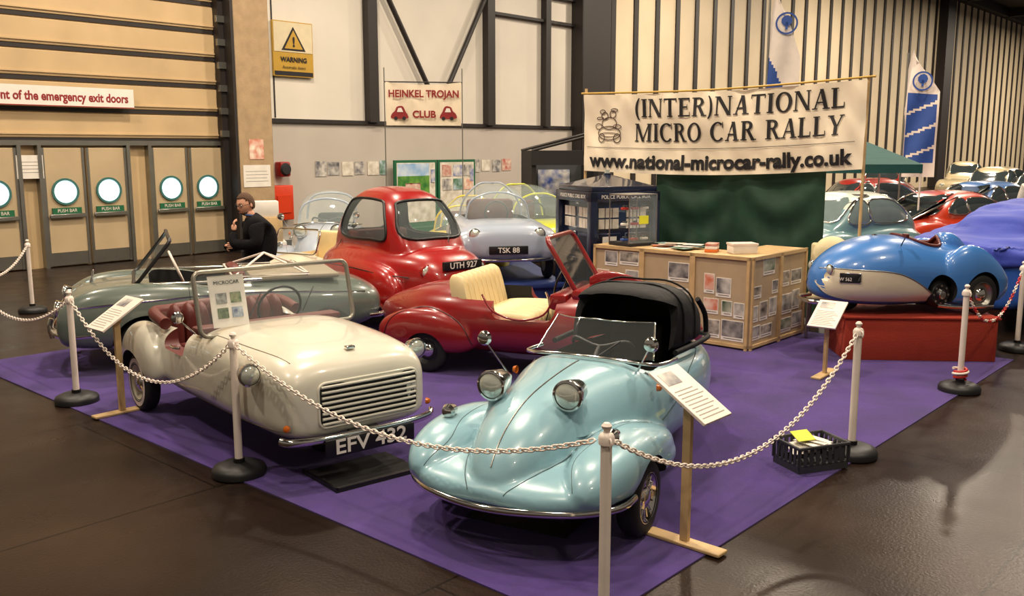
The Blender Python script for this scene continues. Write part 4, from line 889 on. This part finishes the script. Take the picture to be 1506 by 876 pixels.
def covered():
    bl=M('cover_blue',(42,60,165),rough=.7,var=.1,scale=2,bump=.5,bscale=5,sheen=.1)
    pt=paint('van_blue',(44,84,165))
    low=loft('h',[(-1.95,.4,.3,.8,3,3),(-1.85,.66,.25,.92,3.5,4),(-1.2,.78,.22,1.0,3.5,4),(0,.8,.2,1.0,3.5,4),(1.2,.78,.22,.98,3.5,4),(1.8,.66,.25,.85,3,4),(1.95,.4,.3,.7,3,3)],None)
    body=blend('body',[low],pt,.03,4)
    cov=blend('cover',[loft('h',[(-2.02,.45,.72,.84,3,3),(-1.92,.72,.70,.98,3,3),(-1.2,.84,.70,1.08,3,4),(0,.86,.7,1.1,3,4),(1.2,.84,.7,1.06,3,4),(1.85,.7,.70,.92,3,4),(2.02,.4,.7,.8,3,3)],None),
        loft('c',[(-1.5,.4,.8,1.05,2.4,3,.1),(-1.2,.6,.8,1.24,2.4,3,.1),(-.6,.66,.8,1.36,2.4,3,.1),(0,.68,.8,1.38,2.4,3,.1),(.6,.62,.8,1.28,2.4,3,.1),(1.0,.45,.8,1.08,2.4,3,.1)],None)],bl,.025,10)
    for v in cov.data.vertices:
        c=v.co; n=v.normal
        d=.018*math.sin(c.x*9+c.y*5)+.016*math.sin(c.x*4-c.z*18+c.y*7)+.008*math.sin(c.x*21+c.z*13)
        if c.z<.95: d+=.02*math.sin(c.x*14+c.y*12)
        v.co=c+n*d
    shade(cov)
    q=[body,cov]
    for s in (1,-1):
        q+=wheel(-1.25,s*.72,.28,.14,s); q+=wheel(1.25,s*.72,.28,.14,s)
    G('covered_car',q,(6.5,11.35,0),AX-8)
covered()

def small_open(name,loc,rz,col):
    pt=paint(*col)
    body=blend('body',[loft('h',[(.9,.1,.4,.5),(.8,.35,.3,.6),(.4,.48,.24,.7),(-.2,.5,.22,.72),(-.7,.4,.28,.72),(-.95,.12,.4,.55)],None)]+[loft('f',[(.7,.05,.3,.4),(.5,.14,.22,.62),(.2,.14,.22,.6),(0,.05,.3,.45)],None,y0=s*.48) for s in (1,-1)],pt,.025,5)
    cut(body,[box('c',-.55,.3,-.36,.36,.36,1.2,leather_c,.08,3)])
    q=[body]
    for s in (1,-1): q+=wheel(.35,s*.55,.19,.1,s)+lamp(.72,s*.25,.6,.07,.1,(1,0,0))
    q+=wheel(-.6,0,.19,.1,1)
    q.append(box('seat_back',-.5,-.36,-.32,.32,.45,.92,leather_c,.05)); q.append(box('seat',-.4,.0,-.32,.32,.4,.52,leather_c,.04))
    o=rr(.7,.3,.06); q.append(tube('screen_frame',[(.35-(p[1])*.4,p[0],.85+p[1]) for p in o],.012,chrome,closed=True)); q.append(new('screen',[(.35-(p[1])*.4,p[0],.85+p[1]) for p in o],[tuple(range(len(o)))],glass))
    G(name,q,loc,rz)
small_open('open_microcar',(-2.5,11.75,.0),-120,('ivory',(205,195,172)))
G('storage_cartons',[box('carton_low',-.3,.3,-.2,.2,0,.5,paper,.01),box('carton_mid',-.28,.25,-.18,.2,.5,.9,ply,.01),box('carton_top',-.2,.2,-.15,.15,.9,1.15,paper,.01)],(-4.0,15.0,0),20)

# ================================================================ stanchions and chains
def chain_post(x,y):
    q=[lathe('base',[(0,.075),(.05,.075),(.11,.07),(.155,.05),(.165,.03),(.165,0),(0,0)],(0,0,0),(0,0,1),M('black_rubber_base',(20,19,20),rough=.5),36),
       cyl('pole',(0,0,.06),(0,0,.82),.024,whiteplastic,seg=20),
       lathe('cap',[(.024,0),(.032,.0),(.034,.03),(.026,.045),(.014,.05),(.012,.06),(.02,.068),(.022,.078),(.012,.09),(0,.092)],(0,0,.80),(0,0,1),whiteplastic,20),
       cyl('collar',(0,0,.075),(0,0,.10),.035,black)]
    for k in range(2): q.append(tube('hook_%d'%(k+1),[(0,0,.8),(0,.03*(1-2*k),.83),(0,.045*(1-2*k),.815),(0,.04*(1-2*k),.795)],.005,whiteplastic,sm=3))
    G('chain_post',q,(x,y,.008),20)
    return Vector((x,y,.82))
def chain(p0,p1,sag,mats=None):
    p0=Vector(p0);p1=Vector(p1); N=400
    dd=(p1-p0).normalized(); p0=p0+dd*.036; p1=p1-dd*.036
    pts=[p0.lerp(p1,i/N)-Vector((0,0,4*sag*(i/N)*(1-i/N))) for i in range(N+1)]
    cum=[0]
    for i in range(N): cum.append(cum[-1]+(pts[i+1]-pts[i]).length)
    pitch=.034; n=int(cum[-1]/pitch); vs=[];fs=[];j=0
    seg=12;ms=6
    for k in range(n):
        t=(k+.5)*pitch
        while cum[j+1]<t: j+=1
        c=pts[j].lerp(pts[j+1],(t-cum[j])/(cum[j+1]-cum[j])); d=(pts[j+1]-pts[j]).normalized()
        side=d.cross(Vector((0,0,1))).normalized(); up=side.cross(d)
        u=(side+up).normalized() if k%2 else (side-up).normalized(); w=d.cross(u)
        st=len(vs)
        for a in range(seg):
            A=2*math.pi*a/seg
            ctr=c+d*(.0155*math.cos(A)+.0065*(1 if math.cos(A)>0 else -1 if math.cos(A)<0 else 0))+u*.0115*math.sin(A)
            nr=(d*math.cos(A)+u*math.sin(A)).normalized()
            for b in range(ms):
                B=2*math.pi*b/ms; vs.append(ctr+nr*.0042*math.cos(B)+w*.0042*math.sin(B))
        for a in range(seg):
            for b in range(ms):
                a2=(a+1)%seg;b2=(b+1)%ms; fs.append((st+a*ms+b,st+a2*ms+b,st+a2*ms+b2,st+a*ms+b2))
    o=new('barrier_chain',vs,fs,whiteplastic,True)
    if mats:
        o.data.materials.append(mats)
        for p in o.data.polygons: p.material_index=1 if (p.index//(seg*ms))%8<4 else 0
    return o
pA=chain_post(-3.46,7.12);pB=chain_post(-1.69,5.48);pC=chain_post(.385,3.62);pD=chain_post(2.23,5.83);pE=chain_post(3.72,7.46);pF=chain_post(5.04,9.02);pG=chain_post(-5.35,8.9);pH=chain_post(-5.9,11.2)
chain(pA,pG,.30);chain(pA,pB,.42);chain(pB,pC,.27);chain(pC,pD,.41);chain(pE,pF,.36,M('red_plastic',(190,40,30),rough=.4));chain(pG,pH,.2)
cp_=[]
for i in range(90):
    t=i/90; a=t*14; cp_.append((.045*math.cos(a),.045*math.sin(a),.10+.10*t))
G('chain_coil',[tube('coil',cp_,.012,M('red_plastic',(0,0,0)),seg=8),tube('coil_white',[(x*1.25,y*1.25,z+.03) for x,y,z in cp_[:60]],.011,whiteplastic,seg=8)],(3.72,7.46,.0),0)

def info_sign(loc,rz,h,w,d,tilt=32):
    q=[box('post',-.014,.014,-.022,.022,.02,h,ply),box('foot',-.045,.045,-.22,.22,0,.018,ply,.004,1)]
    pn=[box('panel',-w/2,w/2,-d/2,d/2,h,h+.015,whiteplastic,.002,1),box('photo',-w*.38,w*.1,d*.2,d*.42,h+.0155,h+.017,prints[0])]
    for k in range(9): pn.append(box('line_of_text',-w*.4,w*.38-.02*(k%3),-d*.42+k*d*.062,-d*.42+k*d*.062+.005,h+.0155,h+.0165,M('print_grey_light',(165,160,152),rough=.8)))
    for o in pn: rotabout(o,(0,0,h),'X',tilt)
    q+=pn
    q.append(box('bracket',-.03,.03,-.03,.03,h-.06,h-.01,ply))
    G('information_sign',q,loc,rz)
info_sign((-2.97,6.81,.008),-41.8,.76,.27,.38)
info_sign((.88,4.45,.008),48.2,.78,.26,.38)
info_sign((2.78,8.0,.008),-38,.54,.25,.36)

dg=M('dark_grey_plastic',(52,52,56),rough=.45)
q=[box('base',-.2,.2,-.14,.14,.0,.012,dg)]
for s in (1,-1):
    q.append(box('rim_long',-.21,.21,s*.145-.008,s*.145+.008,.15,.17,dg,.004,1)); q.append(box('rim_short',s*.205-.008,s*.205+.008,-.15,.15,.15,.17,dg,.004,1))
    q.append(box('wall_low',-.2,.2,s*.14-.004,s*.14+.004,0,.05,dg)); q.append(box('wall_low_short',s*.2-.004,s*.2+.004,-.14,.14,0,.05,dg))
    for k in range(9):
        x=-.2+.05*k; q.append(box('rib_%d'%k,x-.014,x+.014,s*.14-.004,s*.14+.004,.04,.155,dg))
    for k in range(7):
        y=-.14+.0467*k; q.append(box('rib_short_%d'%k,s*.2-.004,s*.2+.004,y-.012,y+.012,.04,.155,dg))
for k in range(5):
    o=box('leaflet_%d'%k,-.15+.04*k,.02+.04*k,-.1,.1,.12+.012*k,.124+.012*k,paper); rotabout(o,(0,0,.13),'Z',-20+17*k); rotabout(o,(0,0,.13),'Y',6*k-10); q.append(o)
o=box('yellow_note',-.12,.02,-.02,.09,.175,.179,yellow); rotabout(o,(0,0,.17),'X',20); q.append(o)
e=G('leaflet_crate',q,(1.90,5.64,.008),20); e.scale=(.92,.92,1)

# ================================================================ people
def skin(name,V,E,Rr,mat,sub=2,root=0):
    me=bpy.data.meshes.new(name); me.from_pydata(V,E,[]); o=bpy.data.objects.new(name,me); coll.objects.link(o)
    s=o.modifiers.new('s','SKIN'); 
    for i,r in enumerate(Rr):
        d=me.skin_vertices[0].data[i]; d.radius=(r,r) if not isinstance(r,tuple) else r; d.use_root=(i==root)
    u=o.modifiers.new('u','SUBSURF'); u.levels=sub; u.render_levels=sub
    bake(o); o.data.materials.clear(); o.data.materials.append(mat); shade(o); return o
skinm=M('skin',(210,155,126),rough=.5,var=.06,scale=12); shoe=M('black_shoe',(20,18,18),rough=.4)
def head(hc,yaw,pitch,hair,beard=True,specs=True):
    bm=bmesh.new(); bmesh.ops.create_uvsphere(bm,u_segments=32,v_segments=24,radius=1)
    for v in bm.verts:
        x,y,z=v.co
        X=x*.098; Y=y*.076; Z=z*.118
        if z<0: 
            Y*=1-.28*(-z)**1.3; X*=1-.12*(-z)
            if x>0: X+=.012*(-z)
            else: X*=1-.25*(-z)
        if x>0:
            X+= .026*math.exp(-((y/.16)**2+((z+.12)/.2)**2))*x
            X-= .010*math.exp(-(((abs(y)-.36)/.18)**2+((z-.08)/.13)**2))
            X+= .008*math.exp(-((y/.3)**2+((z+.5)/.07)**2))
            X+= .012*math.exp(-((y/.3)**2+((z+.85)/.16)**2))
            X+= .006*math.exp(-((y/.6)**2+((z-.24)/.08)**2))
        v.co=Vector((X,Y,Z))
    me=bpy.data.meshes.new('head'); bm.to_mesh(me); bm.free(); me.materials.append(skinm); h=bpy.data.objects.new('head',me); coll.objects.link(h); shade(h)
    P=[h]
    def shell(nm,keep,fn,th):
        bm=bmesh.new(); bmesh.ops.create_uvsphere(bm,u_segments=40,v_segments=30,radius=1); dl=[]
        for v in bm.verts:
            x,y,z=v.co
            if not keep(x,y,z): dl.append(v)
            v.co=Vector(fn(x,y,z))
        bmesh.ops.delete(bm,geom=dl,context='VERTS'); me=bpy.data.meshes.new(nm); bm.to_mesh(me); bm.free(); me.materials.append(hair); o=bpy.data.objects.new(nm,me); coll.objects.link(o); shade(o)
        m=o.modifiers.new('s','SOLIDIFY'); m.thickness=th; bake(o); return o
    P.append(shell('hair',lambda x,y,z: z>=(.62 if x>.5 else (.35 if x>.2 else (-.05 if x>-.1 else -.5))),lambda x,y,z:(x*.108-.003,y*.085,z*.126+.002),.010))
    if beard: P.append(shell('beard',lambda x,y,z: z<-.55 and x>.0 and not(abs(y)<.22 and z>-.62),lambda x,y,z:(x*.100+.010,y*.070*(1-.2*max(0,-z)),z*.125),.006))
    for s in (1,-1):
        e=lathe('ear',[(0,.012),(.012,.014),(.018,.006),(.02,-.004),(.012,-.01)],(-.005,s*.074,-.005),(0,s,.1),skinm,14); e.data.transform(Matrix.Scale(1.5,4,(0,0,1))); P.append(e)
        P.append(lathe('eye',[(0,.011),(.007,.008),(.011,0)],(.083,s*.03,.012),(1,s*.2,0),paper,12)); P.append(lathe('iris',[(0,.0125),(.005,.011)],(.083,s*.03,.012),(1,s*.2,0),inkdark,10))
        if specs:
            P.append(tube('spectacle_rim',[(.106-.004*abs(math.cos(t)),s*.032+.022*math.cos(t),.010+.017*math.sin(t)) for t in [2*math.pi*i/18 for i in range(18)]],.002,inkdark,closed=True,seg=6))
            P.append(tube('spectacle_arm',[(.1,s*.055,.014),(.05,s*.079,.014),(0,s*.082,.010)],.002,inkdark,seg=6))
        P.append(tube('eyebrow',[(.099,s*.014,.034),(.097,s*.032,.038),(.088,s*.048,.032)],.004,hair,seg=6))
    if specs: P.append(tube('spectacle_bridge',[(.104,-.01,.012),(.110,0,.014),(.104,.01,.012)],.002,inkdark,seg=6))
    P.append(tube('mouth',[(.098,-.02,-.062),(.106,0,-.06),(.098,.02,-.062)],.0035,M('lips',(160,90,80),rough=.5),seg=6))
    T=Matrix.Translation(hc)@Matrix.Rotation(R(yaw),4,'Z')@Matrix.Rotation(R(pitch),4,'Y')
    for o in P: xf(o,T)
    return P
def hand(o,fw,up,s):
    o=Vector(o);fw=Vector(fw).normalized();up=Vector(up).normalized();sd=fw.cross(up).normalized()*s
    res=[skin('hand_palm',[o,o+fw*.03,o+fw*.075],[(0,1),(1,2)],[(.026,.02),(.034,.017),(.036,.015)],skinm)]
    for k,(L,off) in enumerate(((.070,.028),(.078,.010),(.072,-.009),(.058,-.027))):
        b=o+fw*.06+sd*off
        res.append(skin('finger_%d'%(k+1),[b,b+fw*L*.45+up*.004,b+fw*L*.75-up*.012,b+fw*L*.92-up*.03],[(0,1),(1,2),(2,3)],[.0095,.009,.008,.007],skinm,1))
    b=o+fw*.02+sd*.025
    res.append(skin('thumb',[b,b+sd*.022+fw*.022,b+sd*.032+fw*.05-up*.008],[(0,1),(1,2)],[.012,.0105,.0085],skinm,1)); return res
def man():
    jumper=M('dark_jumper',(18,16,19),rough=.95,bump=.4,bscale=60,spec=.2); trous=M('charcoal_trousers',(36,34,38),rough=.9); hair=M('brown_hair',(84,58,38),rough=.85,bump=.8,bscale=90)
    V=[(0,0,.70),(-.03,0,.86),(-.02,0,1.02),(.02,0,1.15),(.06,0,1.21),
       (.03,.19,1.12),(.04,.27,.92),(.27,.18,.92),(.255,.11,1.05),
       (.03,-.19,1.12),(.07,-.27,.90),(.29,-.12,.86),(.33,.05,.90)]
    E=[(0,1),(1,2),(2,3),(3,4),(3,5),(5,6),(6,7),(7,8),(3,9),(9,10),(10,11),(11,12)]
    Rr=[(.18,.19),(.19,.19),(.18,.21),(.14,.18),(.065,.07),.095,.075,.06,.04,.095,.075,.058,.04]
    q=[skin('jumper',V,E,Rr,jumper)]
    V=[(0,0,.72),(.02,.1,.68),(.42,.15,.62),(.40,.15,.16),(.02,-.1,.68),(.42,-.15,.60),(.36,-.15,.16)]
    q.append(skin('trousers',V,[(0,1),(1,2),(2,3),(0,4),(4,5),(5,6)],[(.13,.15),.10,.072,.05,.10,.072,.05],trous))
    for s,x in ((1,.40),(-1,.36)): q.append(loft('shoe',[(x-.08,.03,.0,.08),(x-.04,.042,0,.12),(x+.04,.045,0,.11),(x+.12,.048,0,.07),(x+.18,.035,0,.05),(x+.2,.015,.01,.03)],shoe,y0=s*.15))
    q+=[cyl('stool_seat',(0,0,.52),(0,0,.58),.18,darkin,seg=28)]+[cyl('stool_leg',(sx*.12,sy*.12,.52),(sx*.18,sy*.18,0),.014,steel) for sx in (1,-1) for sy in (1,-1)]+[tube('stool_ring',[(.16*math.cos(t),.16*math.sin(t),.2) for t in [2*math.pi*i/20 for i in range(20)]],.01,steel,closed=True)]
    q+=head(Vector((.115,0,1.335)),38,16,hair)
    q.append(skin('neck',[(.05,0,1.17),(.07,0,1.22),(.095,0,1.28)],[(0,1),(1,2)],[.056,.054,.056],skinm)); q.append(tube('collar',[(.06+.066*math.cos(t),.07*math.sin(t),1.215+.01*math.cos(t)) for t in [2*math.pi*i/20 for i in range(20)]],.013,M('blue_shirt',(60,80,120),rough=.8),closed=True))
    q+=hand((.252,.105,1.06),(-.08,-.15,1),(1,0,.2),-1)
    q+=hand((.33,.05,.90),(-.2,1,.1),(1,.1,0),1)
    e=G('seated_man',q,(-2.84,10.3,.008),180+20); e.scale=(1.04,1.04,1.03)
man()
def visitor():
    shirt=M('pale_shirt',(205,200,192),rough=.85,bump=.3,bscale=30); trous=M('navy_trousers',(32,36,50),rough=.9); hair=M('dark_hair',(50,38,30),rough=.85,bump=.8,bscale=90)
    V=[(0,0,.95),(0,0,1.08),(0,0,1.25),(.0,0,1.42),(.01,0,1.48),(0,.18,1.40),(.0,.24,1.14),(.10,.22,.90),(0,-.18,1.40),(-.02,-.24,1.14),(.08,-.22,.90)]
    q=[skin('shirt',V,[(0,1),(1,2),(2,3),(3,4),(3,5),(5,6),(6,7),(3,8),(8,9),(9,10)],[(.12,.16),(.12,.16),(.13,.18),(.10,.15),(.06,.065),.075,.055,.04,.075,.055,.04],shirt)]
    V=[(0,0,.97),(0,.09,.88),(.02,.10,.48),(0,.11,.10),(0,-.09,.88),(.0,-.10,.48),(-.03,-.11,.10)]
    q.append(skin('trousers',V,[(0,1),(1,2),(2,3),(0,4),(4,5),(5,6)],[(.12,.16),.095,.07,.055,.095,.07,.055],trous))
    for s,x in ((1,.03),(-1,0)): q.append(loft('shoe',[(x-.08,.03,.0,.08),(x-.04,.042,0,.12),(x+.04,.045,0,.11),(x+.12,.048,0,.07),(x+.18,.035,0,.05),(x+.2,.015,.01,.03)],shoe,y0=s*.11))
    q+=head(Vector((.03,0,1.635)),0,5,hair,False,False); q.append(skin('neck',[(.0,0,1.45),(.01,0,1.5),(.015,0,1.57)],[(0,1),(1,2)],[.056,.054,.056],skinm))
    q+=hand((.10,.22,.89),(.25,0,-1),(0,-1,0),1); q+=hand((.08,-.22,.89),(.25,0,-1),(0,1,0),-1)
    G('standing_visitor',q,(8.1,14.3,0),60)
visitor()

# ================================================================ lights
def high_bay(x,y,P,z=9.15,col=(1,.85,.67),size=.6):
    li=bpy.data.lights.new('high_bay_light','AREA'); li.shape='DISK'; li.size=size; li.energy=P; li.color=col
    o=bpy.data.objects.new('light_source',li); coll.objects.link(o); o.location=(0,0,-.05)
    q=[o,lathe('reflector',[(.12,.35),(.2,.3),(size*.55,.02),(size*.56,0)],(0,0,0),(0,0,1),steel,24),cyl('gear_box',(0,0,.3),(0,0,.43),.12,dark)]
    G('high_bay_lamp',q,(x,y,z),0)
for x,y,P in ((-6,3,330),(0,1.0,370),(6,3,330),(-7,10,480),(-1,7.5,560),(5,9,450),(-3,14,580),(3,17,640),(9,16,600),(8,25,950),(14,22,800),(17,34,1350),(27,40,1800),(36,52,2200),(2,-5,240)):
    high_bay(x,y,P)
w=bpy.data.worlds.new('hall_ambient'); sc.world=w; w.use_nodes=True
bg=w.node_tree.nodes['Background']; bg.inputs[0].default_value=(1,.86,.72,1); bg.inputs[1].default_value=.17

cam=bpy.data.cameras.new('camera'); co=bpy.data.objects.new('camera',cam); coll.objects.link(co)
co.location=(0,0,2.0); co.rotation_euler=(R(90-9.24),0,0); cam.sensor_width=36; cam.lens=1358/1506*36; cam.clip_end=300
sc.camera=co
